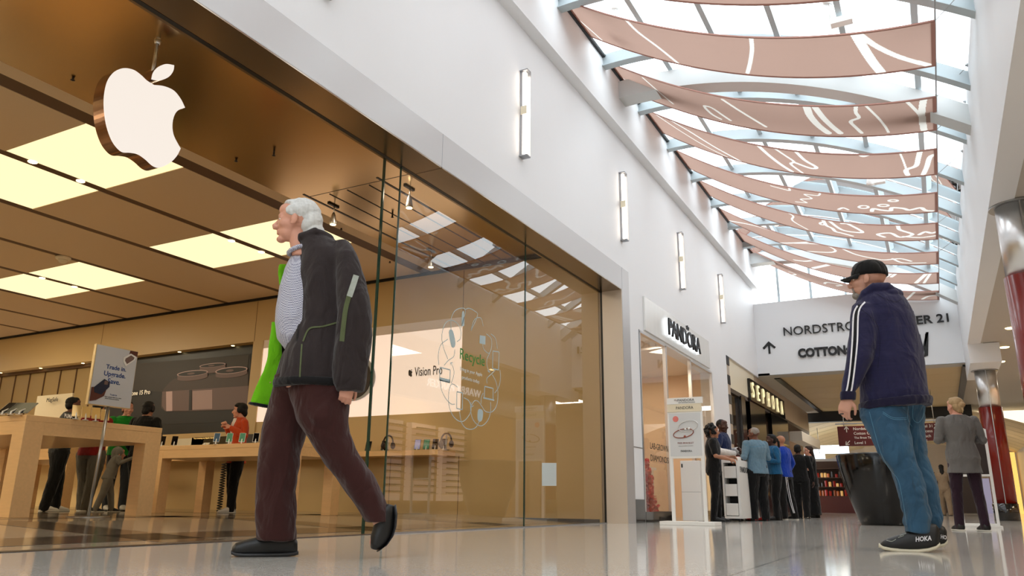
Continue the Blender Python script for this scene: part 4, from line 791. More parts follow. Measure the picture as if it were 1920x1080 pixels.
# ---- far court: candle shop, lights
mat('shelf_dark', (.22, .12, .07), .5); mat('far_light', (.9, .95, 1), .5, emit=(.82, .93, 1), es=1.4); mat('far_warm', (1, .85, .5), .5, emit=(1, .8, .42), es=.9); mat('candle_red', (.6, .1, .07), .35, emit=(.8, .15, .08), es=.12); mat('candle_cream', (.9, .75, .5), .35, emit=(1, .75, .4), es=.35)
t = thing('candle_kiosk', 'dark red kiosk with shelves of candles left of the black planter', 'kiosk', (-3.2, 34, 0)); KX0, KX1, KY = -5.2, -1.2, 34.0
MB().box(KX0, KX1, KY, KY+1.5, 0, .62).build('counter', 'maroon', t)
for z in (.62, .98, 1.34, 1.70): MB().box(KX0+.3, KX1, KY+.1, KY+1.4, z, z+.03).build('shelf', 'shelf_dark', t)
MB().box(KX0+.3, KX1, KY+1.4, KY+1.45, .6, 2.1).build('back_panel', 'shelf_dark', t); MB().box(KX0+.5, KX1, KY+.1, KY+.15, 2.0, 2.1).build('name_rail', 'grey_metal', t)
for x in (KX0+.3, KX1-.06): MB().box(x, x+.06, KY+.1, KY+.16, .6, 2.15).build('post', 'shelf_dark', t)
for z in (.65, 1.01, 1.37):
    for i in range(26):
        m = random.choice(['candle_red', 'candle_red', 'candle_cream', 'prod_orange', 'dark_brown']); h = random.uniform(.12, .24)
        o = MB().lathe((KX0+.45+i*.14, KY+.3+random.uniform(0, .5), z), [(.001, 0), (.05, 0), (.05, h), (.035, h+.02), (.001, h+.02)], 10).build('candle_jar', m); tag(o, 'small candle jar on the shelves of the dark red kiosk', 'jar', 'candle jars on the kiosk')
for k, (x0, x1, y, z, s) in enumerate(((-5.2, -3.4, 38, 2.55, .35), (-5.2, -4.2, 36, 2.2, .22), (-3.3, -1.6, 40, 3.1, .16), (-3.0, -1.2, 24.6, 3.0, 0))):
    if s:
        lab = ['long pale light box high at the back of the far court', 'lower pale light box left above the candle kiosk', 'warm yellow light box behind the black planter top', ''][k]; o = thing('light_box', lab, 'light box', ((x0+x1)/2, y, z), 'light boxes in the far court'); MB().box(x0, x1, y, y+.4, z, z+s).build('lit_panel', 'far_light' if k != 2 else 'far_warm', o)
        for xx in (x0+.2, x1-.2): MB().tube([(xx, y+.2, z+s), (xx, y+.2, vz(xx)+.01)], .015).build('hanger', 'rail_steel', o)
for k, (x0, x1, z0, z1, m) in enumerate(((-6.5, -5.4, 0, 2.2, 'shop_warm'), (-1.0, 1.6, 0, 1.9, 'dark_brown'), (2.72, 3.3, 0, 2.8, 'far_warm'), (1.8, 2.7, 0, 1.6, 'screen_lilac'), (-3.2, -.8, 1.9, 3.2, 'stone_beige'))):
    o = MB().box(x0, x1, 44, 44.4, z0, z1).build('shop_bay', m); tag(o, ['plain warm bay at the far left of the court', 'dark shop opening far behind the planter', 'glowing yellow shop fascia at the far right', 'small lit blue screen at the far right edge', 'beige upper bay far behind the planter'][k], 'shop bay')
for x, y, z, e in ((-3.5, 37, 3.3, 80), (1.5, 37, 3.3, 80), (-1.2, 27, 3.5, 90), (2.2, 24, 3.6, 60), (2.2, 14, 3.6, 60), (2.2, 6, 3.6, 60), (2.2, 0, 3.6, 50)):
    d = bpy.data.lights.new('ceiling_lamp', 'AREA'); d.size = 1.2; d.energy = e; d.color = (1, .88, .72); o = bpy.data.objects.new('ceiling_lamp', d); C.objects.link(o); o.location = (x, y, z)
# white framed sign behind the woman in grey
t = thing('framed_sign', 'white tube sign frame with a dark poster behind the woman in grey', 'sign', (.45, 13.1, 0))
for x in (.24, .66): MB().box(x-.018, x+.018, 13.08, 13.12, .03, 1.36).build('upright', 'white_plastic', t)
for z in (.03, .70, 1.34): MB().box(.24, .66, 13.085, 13.115, z, z+.03).build('crossbar', 'white_plastic', t)
MB().box(.18, .70, 12.9, 13.3, 0, .03).build('base', 'white_plastic', t); MB().box(.26, .64, 13.09, 13.11, .73, 1.34).build('poster', 'dark_brown', t)
# ---- optical shop across the mall (seen mirrored in the window)
t = thing('shop_sign', 'white glowing optical shop name across the mall, seen mirrored in the glass', 'lettering', (FX, 19, 3.3))
text('lettering', 'WARBY PARKER', (FX-.03, 20.3, 3.33), -Y, Z, .22, 'halo', t, width=2.9, depth=.02, weight=.0)
for k in range(4):
    y = 16.0+k*1.75; t = thing('eyewear_shelf', 'lit wall shelf of glasses across the mall, number %s from the near side' % ['one', 'two', 'three', 'four'][k] if False else ['nearest', 'second', 'third', 'farthest'][k]+' lit wall shelf of glasses across the mall, seen only mirrored', 'shelf', (FX+2.0, y+.6, .0), 'shelves in the optical shop')
    MB().box(FX+1.9, FX+2.1, y, y+1.3, .3, 2.6).build('back_panel', 'panel_lit', t)
    for j in range(11): MB().box(FX+1.72, FX+1.9, y, y+1.3, .5+.19*j, .52+.19*j).build('shelf', 'maple', t)
    b = MB()
    for j in range(11):
        for i in range(7):
            for s in (-.03, .03): b.box(FX+1.74, FX+1.78, y+.12+i*.17+s-.025, y+.12+i*.17+s+.025, .53+.19*j, .57+.19*j)
    o = b.build('glasses', 'dark_brown', t); o['kind'] = 'stuff'
for y in (16.5, 20):
    d = bpy.data.lights.new('ceiling_lamp', 'AREA'); d.size = 1.2; d.energy = 70; d.color = (1, .8, .55); o = bpy.data.objects.new('ceiling_lamp', d); C.objects.link(o); o.location = (FX+1.0, y, 3.6)
# ================================================================ PEOPLE
from mathutils.bvhtree import BVHTree
def skin_mat(n, c): return mat(n, c, .5, spec=.4, noise_amt=.05, nscale=30)
def cloth(n, c, amt=.08, sc=60, rough=.85, sheen=.15, bump=.25, stretch=(1, 1, 1), fold=.7):
    m = mat(n, c, rough, noise_amt=amt, nscale=sc, bump=bump, bscale=220, sheen=sheen, spec=.2, stretch=stretch); N = m.node_tree; b = N.nodes['Principled BSDF']
    tc = N.nodes.new('ShaderNodeTexCoord'); mp = N.nodes.new('ShaderNodeMapping'); mp.inputs['Scale'].default_value = (1, 1, .55); t = N.nodes.new('ShaderNodeTexNoise'); t.inputs['Scale'].default_value = 7.5; t.inputs['Detail'].default_value = 2.5; t.inputs['Distortion'].default_value = 1.2
    bp = N.nodes.new('ShaderNodeBump'); bp.inputs['Strength'].default_value = fold; bp.inputs['Distance'].default_value = .045
    N.links.new(tc.outputs['Object'], mp.inputs[0]); N.links.new(mp.outputs[0], t.inputs[0]); N.links.new(t.outputs[0], bp.inputs['Height'])
    prev = b.inputs['Normal'].links[0].from_node; N.links.new(bp.outputs[0], prev.inputs['Normal']); return m
for n, c in (('skin_light', (.80, .58, .49)), ('skin_ruddy', (.76, .57, .49)), ('skin_tan', (.66, .46, .35)), ('skin_brown', (.42, .26, .19)), ('skin_dark', (.27, .16, .12))): skin_mat(n, c)
for n, c in (('hair_white', (.80, .80, .79)), ('hair_black', (.05, .045, .045)), ('hair_brown', (.18, .11, .08)), ('hair_blonde', (.66, .55, .40)), ('hair_grey', (.55, .52, .49))): mat(n, c, .6, noise_amt=.25, nscale=60, bump=.5, bscale=90, stretch=(1, 1, .25), spec=.3)
mat('eye_white', (.85, .83, .80), .25); mat('iris', (.08, .06, .05), .15); mat('lip', (.62, .36, .32), .45)
cloth('hoodie_navy', (.135, .13, .255), .30, 25, stretch=(.3, .3, 3)); cloth('rib_navy', (.10, .09, .19)); cloth('denim', (.19, .32, .42), .62, 5, sheen=.1, fold=1.); cloth('denim_light', (.40, .51, .58), .30, 9, sheen=.1); cloth('denim_stitch', (.33, .50, .60)); cloth('stripe_white', (.90, .90, .92), .02); cloth('stripe_black', (.05, .05, .07), .02)
cloth('jacket_brown', (.175, .145, .145), .15, 8); cloth('jacket_black', (.07, .065, .07), .1); cloth('trouser_maroon', (.215, .10, .09), .15, 6); cloth('lime', (.42, .72, .05), .12, 5); cloth('olive_trim', (.33, .36, .24), .1); cloth('reflective', (.62, .64, .60), .1, rough=.4)
cloth('black_cloth', (.045, .045, .05), .2, 10); cloth('grey_sweater', (.40, .39, .38), .18, 9); cloth('plum', (.16, .09, .14), .1); cloth('grey_fleece', (.42, .40, .36), .12, 12); cloth('dark_grey_cloth', (.20, .21, .22), .1); cloth('red_cloth', (.50, .09, .07), .1); cloth('green_cloth', (.08, .52, .15), .08); cloth('orange_knit', (.72, .27, .12), .12, 20); cloth('white_cloth', (.86, .84, .82), .04); cloth('navy_knit', (.10, .15, .30), .1); cloth('teal_cloth', (.11, .34, .50), .1); cloth('royal_cloth', (.06, .22, .62), .08); cloth('beige_cloth', (.55, .49, .42), .06); cloth('grey_trouser', (.36, .34, .30), .1, 8)
mat('shoe_black', (.04, .04, .045), .5); mat('shoe_sole', (.80, .77, .68), .5); mat('shoe_white', (.85, .84, .80), .45); mat('sole_dark', (.12, .12, .13), .5); mat('shoe_red', (.75, .12, .08), .4)
def checked():
    m = cloth('shirt_check', (.66, .66, .70), .02); n = m.node_tree; b = n.nodes['Principled BSDF']; tc = n.nodes.new('ShaderNodeTexCoord'); mp = n.nodes.new('ShaderNodeMapping'); mp.inputs['Rotation'].default_value = (0, 0, YAW)
    ck = n.nodes.new('ShaderNodeTexChecker'); ck.inputs['Scale'].default_value = 150; ck.inputs[1].default_value = (*lin((.78, .78, .82)), 1); ck.inputs[2].default_value = (*lin((.52, .52, .60)), 1)
    n.links.new(tc.outputs['Object'], mp.inputs[0]); n.links.new(mp.outputs[0], ck.inputs[0]); n.links.new(ck.outputs[0], b.inputs['Base Color'])
checked()
def fuse(mb, voxel, it=4, origin=(0, 0, 0), amp=0., freq=(9, 9, 4), seed=0, mats='skin_light', name='m'):
    """one continuous surface out of overlapping volumes"""
    me = mb.mesh('tmp', [], (0, 0, 0)); o = bpy.data.objects.new('tmp', me); C.objects.link(o)
    r = o.modifiers.new('r', 'REMESH'); r.mode = 'VOXEL'; r.voxel_size = voxel; r.adaptivity = 0
    s = o.modifiers.new('s', 'SMOOTH'); s.factor = .5; s.iterations = it
    bpy.context.view_layer.update()
    m2 = bpy.data.meshes.new_from_object(o.evaluated_get(bpy.context.evaluated_depsgraph_get())); bpy.data.objects.remove(o); bpy.data.meshes.remove(me)
    if amp:
        ns = [v.normal.copy() for v in m2.vertices]
        for v, n in zip(m2.vertices, ns):
            q = V3((v.co.x*freq[0]+seed, v.co.y*freq[1], v.co.z*freq[2]))
            d = noise.noise(q)*.6 + (abs(noise.noise(q*1.9+V3((5, 2, 1))))-.25)*.8
            v.co += n*(amp*d)
    org = V3(origin)
    m2.materials.clear()
    for m in (mats if isinstance(mats, (list, tuple)) else [mats]): m2.materials.append(MT[m])
    m2.polygons.foreach_set('use_smooth', [True]*len(m2.polygons)); m2.name = name
    world = [v.co.copy() for v in m2.vertices]
    m2['_w'] = 0
    for v in m2.vertices: v.co -= org
    m2.update()
    bvh = BVHTree.FromPolygons(world, [tuple(p.vertices) for p in m2.polygons])
    return m2, bvh
def sell(c, a, b, e=2.0, n=28):
    out = []
    for k in range(n):
        t = 2*math.pi*k/n; x, y = math.cos(t), math.sin(t)
        out.append(c + a*math.copysign(abs(x)**(2/e), x) + b*math.copysign(abs(y)**(2/e), y))
    return out
def head(mb, c, s, f, u, kind='m'):
    l = u.cross(f).normalized(); f = f.normalized(); u = f.cross(l).normalized(); P = lambda x, y, z: c + (f*x + l*y + u*z)*s; fr = (f, l, u)
    B = lambda x, y, z, a, b, d: mb.ball(P(x, y, z), a*s, b*s, d*s, fr, 20)
    B(-.012, 0, .032, .098, .076, .088); B(.028, 0, -.012, .066, .062, .075); B(.032, 0, -.062, .052, .050, .046); B(.068, 0, -.100, .024, .026, .018)
    B(.074, 0, .022, .020, .050, .016); B(.045, .040, -.022, .036, .022, .026); B(.045, -.040, -.022, .036, .022, .026); B(.05, 0, .06, .045, .055, .04)
    mb.tube([P(.086, 0, .012), P(.098, 0, -.008), P(.113, 0, -.028), P(.110, 0, -.036), P(.09, 0, -.042)], [.008*s, .009*s, .012*s, .013*s, .008*s], 10)
    for q in (-1, 1): B(.096, q*.013, -.036, .010, .008, .008); B(-.004, q*.079, -.008, .017, .009, .031); B(.006, q*.077, -.030, .010, .007, .010)
    B(.084, 0, -.058, .012, .022, .006); B(.082, 0, -.070, .013, .020, .007); B(.078, 0, -.063, .012, .030, .014)
    for q in (-1, 1): B(.072, q*.031, .010, .014, .017, .009)
    return P, fr
def face_bits(P, fr, s, parent, ey=True, lips='lip', brow=None):
    f, l, u = fr
    for q in (-1, 1):
        MB().ball(P(.0745, q*.031, .001), .0095*s, .0125*s, .0070*s, fr, 12).build('eye', 'eye_white', parent, smooth=True)
        MB().ball(P(.0805, q*.0315, .001), .0045*s, .0058*s, .0058*s, fr, 10).build('iris', 'iris', parent, smooth=True)
        if brow: MB().tube([P(.072, q*.050, .019), P(.086, q*.032, .025), P(.088, q*.014, .021)], [.003*s, .0045*s, .003*s], 6).build('eyebrow', brow, parent, smooth=True)
def hand(mb, w, d, n, s, thumb, curl=35, spread=.10, voxsafe=1.0):
    """w wrist, d towards the fingers, n palm normal, thumb = side vector sign; s = hand length"""
    d = V3(d).normalized(); n = (V3(n) - d*V3(n).dot(d)).normalized(); a = d.cross(n).normalized()*thumb
    pl = s*.50; c = w + d*pl*.5
    mb.rings([sell(w+d*(pl*t), a*(s*wd), n*(s*.075*tk), 2.4, 14) for t, wd, tk in ((-.15, .14, 1.1), (.0, .16, 1.1), (.35, .20, 1.25), (.75, .225, 1.1), (1.0, .20, .85))])
    for i, (off, ln, r) in enumerate(((.165, .42, .046), (.055, .47, .048), (-.055, .44, .046), (-.16, .35, .041))):
        p = w + d*pl*(.95 if i else .90) + a*(s*off); pts = [p-d*s*.08, p]; dd = (d + a*(off*spread*4)).normalized(); ang = math.radians(curl*(.75+.15*i))
        for seg in (.45, .32, .23):
            ca, sa = math.cos(ang), math.sin(ang); p = p + (dd*ca + n*sa)*(s*ln*seg); pts.append(p); ang += math.radians(curl*.9)
        r *= voxsafe; mb.tube(pts, [r*s*1.0, r*s, r*s*.97, r*s*.88, r*s*.72], 10); mb.ball(pts[-1], r*s*.75, seg=10)
    b0 = w + d*pl*.22 + a*(s*.13); b1 = b0 + (d*.55+a*.65+n*.35).normalized()*s*.20; b2 = b1 + (d*.85+a*.15+n*.45).normalized()*s*.16; b3 = b2 + (d*.9-a*.05+n*.5).normalized()*s*.12
    mb.tube([b0-a*s*.06, b0, b1, b2, b3], [s*.06, s*.065, s*.055, s*.05, s*.038], 10); mb.ball(b3, s*.04, seg=10)
def limb(mb, pts, rs, seg=14):
    mb.tube(pts, rs, seg)
    for p, r in zip(pts, rs): mb.ball(p, r, seg=seg)
class Fig:
    """frame for shaping one person where they stand: r = sideways, a = away from the lens"""
    def __init__(s, P):
        s.P = V3(P); a = V3((s.P.x, s.P.y, 0)).normalized(); s.a = a; s.r = V3((a.y, -a.x, 0))
    def pp(s, px, py, off=0.):
        d = ray(px, py); t = s.P.to_2d().dot(s.a.to_2d())/d.dot(s.a); return O0 + d*t + s.a*off
    def sil(s, st, e=2.2, grow=0., n=30):
        out = []
        for q in st:
            if len(q) == 6: xl, yl, xr, yr, dr, off = q
            else: xl, xr, yl, dr, off = q; yr = yl
            A, B = s.pp(xl, yl), s.pp(xr, yr); h = (B-A)/2; L = h.length; h = h*((L+grow)/L)
            out.append(sell((A+B)/2 + s.a*off, h, s.a*(dr+grow), e, n))
        return out
def drape(bvh, paths, m, parent, name, wpx=3., off=.004, close=False, t=.003):
    mb = MB()
    for pts in paths:
        pts = open_smooth(pts, 5); A = []; B_ = []
        for i, p in enumerate(pts):
            q, r = pts[max(i-1, 0)], pts[min(i+1, len(pts)-1)]; dx, dy = r[0]-q[0], r[1]-q[1]; L = math.hypot(dx, dy) or 1; nx, ny = -dy/L*wpx/2, dx/L*wpx/2
            hs = []
            for sx in (1, -1):
                d = ray(p[0]+nx*sx, p[1]+ny*sx).normalized(); h = bvh.ray_cast(O0, d); hs.append(h[0]-d*off if h[0] else None)
            if hs[0] is None or hs[1] is None: continue
            A.append((hs[0], hs[1], ray(*p).normalized()))
        if len(A) > 1: mb.rings([[a, b, b+d*t, a+d*t] for a, b, d in A])
    return mb.build(name, m, parent) if mb.v else None
def drape_text(bvh, s_, box, m, parent, name='lettering', weight=.03, off=.004, shear=0.):
    cu = bpy.data.curves.new('t', 'FONT'); cu.body = s_; cu.offset = weight; cu.resolution_u = 2; t = bpy.data.objects.new('t', cu); C.objects.link(t); bpy.context.view_layer.update()
    me = bpy.data.meshes.new_from_object(t.evaluated_get(bpy.context.evaluated_depsgraph_get())); bpy.data.objects.remove(t)
    xs = [v.co.x for v in me.vertices]; ys = [v.co.y for v in me.vertices]; x0, x1, y0, y1 = min(xs), max(xs), min(ys), max(ys); org = V3(parent['_o']); (ax, ay), (bx, by), h = box
    last = None
    for v in me.vertices:
        u = (v.co.x-x0)/(x1-x0); w = (v.co.y-y0)/(y1-y0); px = ax+(bx-ax)*u+shear*w; py = ay+(by-ay)*u - h*w; d = ray(px, py).normalized(); hh = bvh.ray_cast(O0, d)
        p = hh[0]-d*off if hh[0] else (last or O0+d*3); last = p; v.co = p-org
    me.materials.clear(); me.materials.append(MT[m]); return link(name, me, org, parent)
def shoe(F, st, sole_px, m, ms, parent, off, hw, bvh_out=None, label=None):
    """stations toe to heel: x, y top, y bottom"""
    mb = MB(); mb.rings([sell((F.pp(x, yt)+F.pp(x, yb))/2 + F.a*off, (F.pp(x, yt)-F.pp(x, yb))/2, F.a*hw*k, 2.3, 20) for x, yt, yb, k in st])
    me, bv = fuse(mb, .006, 2, parent['_o'], mats=m, name='shoe'); link('shoe', me, V3(parent['_o']), parent)
    mb = MB(); mb.rings([sell(F.pp(x, yb-sole_px/2+.5)+F.a*off, (F.pp(x, yb-sole_px)-F.pp(x, yb))/2, F.a*(hw*k+.004), 3.5, 20) for x, yt, yb, k in [(st[0][0]-1.5, 0, st[0][2], st[0][3]*1.0)]+st+[(st[-1][0]+1.5, 0, st[-1][2], st[-1][3])]])
    mb.build('shoe_sole', ms, parent, smooth=True); return bv
# ---------------------------------------------------------------- the man in the hoodie
F = Fig(onz(1708, 1033)); o0 = F.P; pp = F.pp; r_, a_ = F.r, F.a; mp = (pp(1701, 800)-pp(1700, 800)).length
TOR = [(1622, 544, 1668, 542, .085, .0), (1612, 556, 1688, 552, .125, .0), (1606, 566, 1700, 564, .155, .0), (1603, 580, 1709, 579, .175, .0), (1601, 596, 1717, 595, .19, .0), (1602, 1724, 623, .20, .0), (1604, 1730, 653, .205, .0), (1606, 1734, 682, .21, .0), (1609, 1739, 712, .21, .0), (1611, 1743, 735, .21, .0), (1612, 757, 1746, 746, .20, .0), (1613, 771, 1744, 757, .19, .0)]
SLV = [(1612, 1648, 566, .055, -.05), (1600, 1650, 580, .085, -.09), (1598, 1652, 598, .09, -.12), (1595.5, 1651, 625, .09, -.15), (1592, 1646, 655, .086, -.17), (1590, 1639, 683, .08, -.19), (1587, 1628, 705, .07, -.20), (1583.5, 1617, 727, .058, -.21), (1582, 1608, 742, .045, -.22), (1581, 1607, 754, .04, -.22)]
SRV = [(1680, 1712, 575, .07, .12), (1684, 1722, 620, .08, .17), (1686, 1724, 670, .075, .20), (1680, 1718, 720, .065, .20), (1672, 1700, 755, .045, .18)]
HD, hs = pp(1627, 525), 1.14; hf = (-r_*.985 + a_*.10 + Z*.03).normalized()
mb = MB(); P, fr = head(mb, HD, hs, hf, Z)
mb.rings([sell(P(-.02, 0, -.02), (fr[0])*.05, fr[1]*.05, n=16), sell(P(-.025, 0, -.07), fr[0]*.062, fr[1]*.06, n=16), sell(P(-.045, 0, -.13), fr[0]*.075, fr[1]*.075, n=16), sell(P(-.06, 0, -.20), fr[0]*.09, fr[1]*.10, n=16)])
mb.rings(F.sil(TOR, grow=-.03)); mb.rings(F.sil(SLV, grow=-.022)); mb.rings(F.sil(SRV, grow=-.022))
LEGN = [(1612, 1705, 765, .16, -.02), (1613, 1706, 785, .125, -.06), (1631, 1707, 816, .115, -.08), (1648, 1716, 852, .105, -.09), (1671, 1727, 884, .098, -.09), (1678, 1734, 905, .095, -.09), (1687, 1741, 938, .092, -.09), (1694, 1746, 966, .09, -.09), (1693, 1745, 980, .09, -.09), (1697, 1743, 997, .085, -.09)]
LEGF = [(1640, 1739, 752, .16, .02), (1650, 1737, 770, .13, .08), (1660, 1733, 790, .12, .11), (1668, 1736, 816, .115, .12), (1680, 1740, 852, .105, .13), (1694, 1751, 882, .10, .13), (1700, 1758, 905, .095, .13), (1710, 1764, 938, .09, .13), (1716, 1770, 970, .088, .13), (1722, 1766, 990, .082, .13)]
mb.rings(F.sil(LEGN, grow=-.025)); mb.rings(F.sil(LEGF, grow=-.025))
for x, off in ((1718, -.09), (1742, .13)): limb(mb, [pp(x, 985, off), pp(x, 1010, off), pp(x-28, 1022, off)], [.045, .042, .035])
wr = pp(1594, 752, -.22); hand(mb, wr, -Z*.93 - r_*.36, r_*.35 + a_*.9, .205, 1 if True else -1, curl=42)
hand(mb, pp(1686, 752, .18), -Z*.95 - r_*.2, -a_*.9, .19, -1, curl=30)
me, bv = fuse(mb, .0048, 3, o0, mats='skin_ruddy', name='person')
man = link('person', me, o0); tag(man, 'large man in navy hoodie, jeans and black cap standing at the right', 'person')
face_bits(P, fr, hs, man, brow='hair_grey')
mb = MB(); mb.ball(P(.066, 0, -.098), .033*hs, .031*hs, .026*hs, fr, 16).ball(P(.080, 0, -.088), .016*hs, .022*hs, .016*hs, fr, 14).tube([P(.080, .030, -.086), P(.088, .026, -.056), P(.094, 0, -.049), P(.088, -.026, -.056), P(.080, -.030, -.086)], .0055*hs, 8)
me, _ = fuse(mb, .004, 2, o0, mats='hair_grey', name='goatee'); link('goatee', me, o0, man)
# cap
mb = MB(); mb.rings([sell(P(-.012, 0, .022+h), fr[0]*.108*k*hs, fr[1]*.086*k*hs, n=36) for h, k in ((-.002, 1.0), (.02, 1.0), (.045, .97), (.065, .90), (.083, .77), (.097, .55), (.104, .3), (.106, .08))])
cap = mb.build('cap', 'black_cloth', man, smooth=True)
mb = MB(); top = []; bot = []
G = []
for i in range(9):
    t = i/8; row = []
    for j in range(13):
        q = (j/12*2-1)*1.15; x = .094*math.cos(q) + t*.072*max(0, math.cos(q*1.2)); y = .088*math.sin(q)*(1-.10*t); row.append(P(x-.004, y, .030 - t*.012 - .022*(y/.08)**2*t))
    G.append(row)
n = 13; V = [p for r in G for p in r]; mb.add(V+[p-Z*.006 for p in V], [(i*n+j, i*n+j+1, (i+1)*n+j+1, (i+1)*n+j) for i in range(8) for j in range(12)] + [(117+i*n+j, 117+(i+1)*n+j, 117+(i+1)*n+j+1, 117+i*n+j+1) for i in range(8) for j in range(12)] + [(8*n+j, 8*n+j+1, 117+8*n+j+1, 117+8*n+j) for j in range(12)] + [(i*n, (i+1)*n, 117+(i+1)*n, 117+i*n) for i in range(8)] + [(i*n+12, 117+i*n+12, 117+(i+1)*n+12, (i+1)*n+12) for i in range(8)])
mb.build('cap_brim', 'black_cloth', man, smooth=True)
MB().ball(P(-.012, 0, .129), .009*hs, .009*hs, .005*hs, fr, 10).build('cap_button', 'black_cloth', man, smooth=True)
cb = MB(); cb.v = []; 
cbv = BVHTree.FromPolygons([v.co+o0 for v in cap.data.vertices], [tuple(p.vertices) for p in cap.data.polygons])
drape_text(cbv, 'PXG', ((1639, 517.5), (1645, 519), 4.5), 'stripe_white', man, weight=.0, off=.002)
drape(cbv, [[(1599, 506), (1602, 500), (1600, 494), (1605, 497), (1604, 503), (1599, 506)], [(1596, 510), (1607, 511)]], 'sign_black', man, 'cap_emblem', 1.2, .003)
# hoodie
mb = MB(); mb.rings(F.sil(TOR)); mb.rings(F.sil(SLV)); mb.rings(F.sil(SRV))
mb.ball(pp(1668, 556, .0), .085, .13, .048, (r_, a_, Z), 20); mb.ball(pp(1678, 563, -.02), .055, .10, .035, (r_, a_, Z), 18)
mb.tube([pp(1613, 572, -.06), pp(1622, 556, -.09), pp(1640, 545, -.10), pp(1662, 545, -.09), pp(1682, 556, -.04), pp(1684, 558, .04), pp(1660, 545, .10), pp(1636, 545, .10), pp(1618, 558, .08)], [.024, .03, .034, .038, .04, .04, .036, .03, .024], 12)
me, hb = fuse(mb, .0065, 3, o0, amp=.013, freq=(7, 7, 3.2), mats='hoodie_navy', name='hoodie'); link('hoodie', me, o0, man)
drape(hb, [[(1608, 573), (1600.5, 590), (1598, 640), (1594, 690), (1589, 725), (1584.5, 740)]], 'stripe_white', man, 'sleeve_stripe', 3.0)
drape(hb, [[(1613, 570), (1605, 588), (1602.5, 640), (1598, 690), (1593, 726), (1589, 739)]], 'stripe_black', man, 'sleeve_stripe', 5.0)
drape(hb, [[(1622, 566), (1610, 585), (1607.5, 640), (1602.5, 690), (1597.5, 727), (1594.5, 738)]], 'stripe_white', man, 'sleeve_stripe', 3.0)
drape(hb, [[(1581, 737), (1586, 741), (1594, 741.5), (1603, 740)]], 'stripe_white', man, 'cuff_stripe', 2.4)
mb = MB(); mb.rings(F.sil([(1580.5, 1608, 742, .047, -.22), (1580, 1608, 748, .047, -.22), (1580.5, 1607, 757, .042, -.22)], grow=.003)); me, _ = fuse(mb, .006, 1, o0, mats='rib_navy', name='cuff'); link('cuff', me, o0, man)
mb = MB(); mb.rings(F.sil([(1611, 758, 1747, 743, .205, 0), (1611, 764, 1748, 749, .206, 0), (1612, 773, 1746, 759, .195, 0)], grow=.006)); me, _ = fuse(mb, .0065, 1, o0, amp=.006, mats='rib_navy', name='waistband'); link('waistband', me, o0, man)
drape(hb, [[(1612, 578), (1630, 592), (1645, 610), (1650, 640), (1646, 690)], [(1645, 552), (1660, 560), (1680, 566), (1690, 560)]], 'rib_navy', man, 'seam', 1.2, .002)
mb = MB(); mb.rings(F.sil(LEGN)); mb.rings(F.sil(LEGF)); me, jb = fuse(mb, .0065, 3, o0, amp=.016, freq=(6, 6, 7), seed=3, mats='denim', name='jeans'); link('jeans', me, o0, man)
drape(jb, [[(1630, 772), (1640, 810), (1652, 850), (1668, 880), (1684, 900), (1693, 940), (1700, 985)], [(1655, 772), (1675, 783), (1700, 783)], [(1655, 775), (1675, 786), (1700, 786)], [(1703, 762), (1702, 784), (1710, 800)], [(1712, 760), (1712, 785), (1722, 792), (1731, 780), (1733, 758)]], 'denim_stitch', man, 'stitching', 1.0, .0025)
sb = shoe(F, [(1650, 1019, 1025, .45), (1657, 1012, 1029, .8), (1672, 1006, 1032, 1.0), (1690, 1000, 1034, 1.02), (1706, 993, 1035, .98), (1722, 985, 1035, .92), (1740, 980, 1033, .85), (1754, 982, 1029, .75), (1760, 990, 1024, .5)], 8, 'shoe_black', 'shoe_sole', man, -.09, .062)
drape_text(sb, 'HOKA', ((1717, 1016), (1747, 1013.5), 9.5), 'stripe_white', man, weight=.03, off=.006)
drape(sb, [[(1662, 1013), (1672, 1015), (1680, 1011)], [(1684, 1008), (1695, 1004)], [(1687, 1004), (1699, 1000)]], 'reflective', man, 'shoe_trim', 1.0, .004)
sb = shoe(F, [(1692, 1014, 1020, .45), (1700, 1008, 1025, .8), (1715, 1002, 1028, 1.0), (1732, 996, 1029, 1.0), (1748, 988, 1029, .92), (1762, 984, 1028, .85), (1772, 988, 1026, .75), (1777, 996, 1021, .5)], 7, 'shoe_black', 'shoe_sole', man, .13, .058)
drape_text(sb, 'HO', ((1764, 1010), (1775, 1012), 8), 'stripe_white', man, weight=.03, off=.006)
mb = MB(); MB().lathe(pp(1583, 783, -.245), [(.009, -.003), (.0125, -.003), (.0125, .003), (.009, .003)], 14, ax=(0, 0, 1)).build('ring', 'sign_black', man)
# ---------------------------------------------------------------- the walking man
F = Fig(V3((-3.0, 3.03, 0))); o0 = F.P; pp = F.pp; r_, a_ = F.r, F.a
HD, hs = pp(556, 417), 1.07; hf = (-r_*.975 + a_*.2 + Z*.03).normalized()
JK = [(560, 440, 612, 444, .085, 0), (558, 448, 624, 452, .10, 0), (558, 458, 642, 462, .12, 0), (561, 476, 656, 480, .155, 0), (560, 500, 662, 500, .17, 0), (558, 525, 666, 525, .175, 0), (556, 570, 668, 570, .175, 0), (552, 610, 668, 610, .18, 0), (540, 640, 668, 640, .185, 0), (529, 662, 668, 665, .19, 0), (520, 690, 668, 692, .195, 0), (513, 714, 666, 722, .195, 0), (512, 722, 665, 732, .19, 0)]
AR = [(622, 650, 462, .06, -.08), (622, 662, 490, .08, -.13), (624, 672, 525, .078, -.16), (628, 683, 570, .076, -.19), (628, 689, 612, .076, -.2), (626, 688, 640, .074, -.2), (622, 684, 670, .068, -.2), (619, 680, 700, .062, -.2), (621, 676, 728, .055, -.2), (626, 672, 742, .045, -.2)]
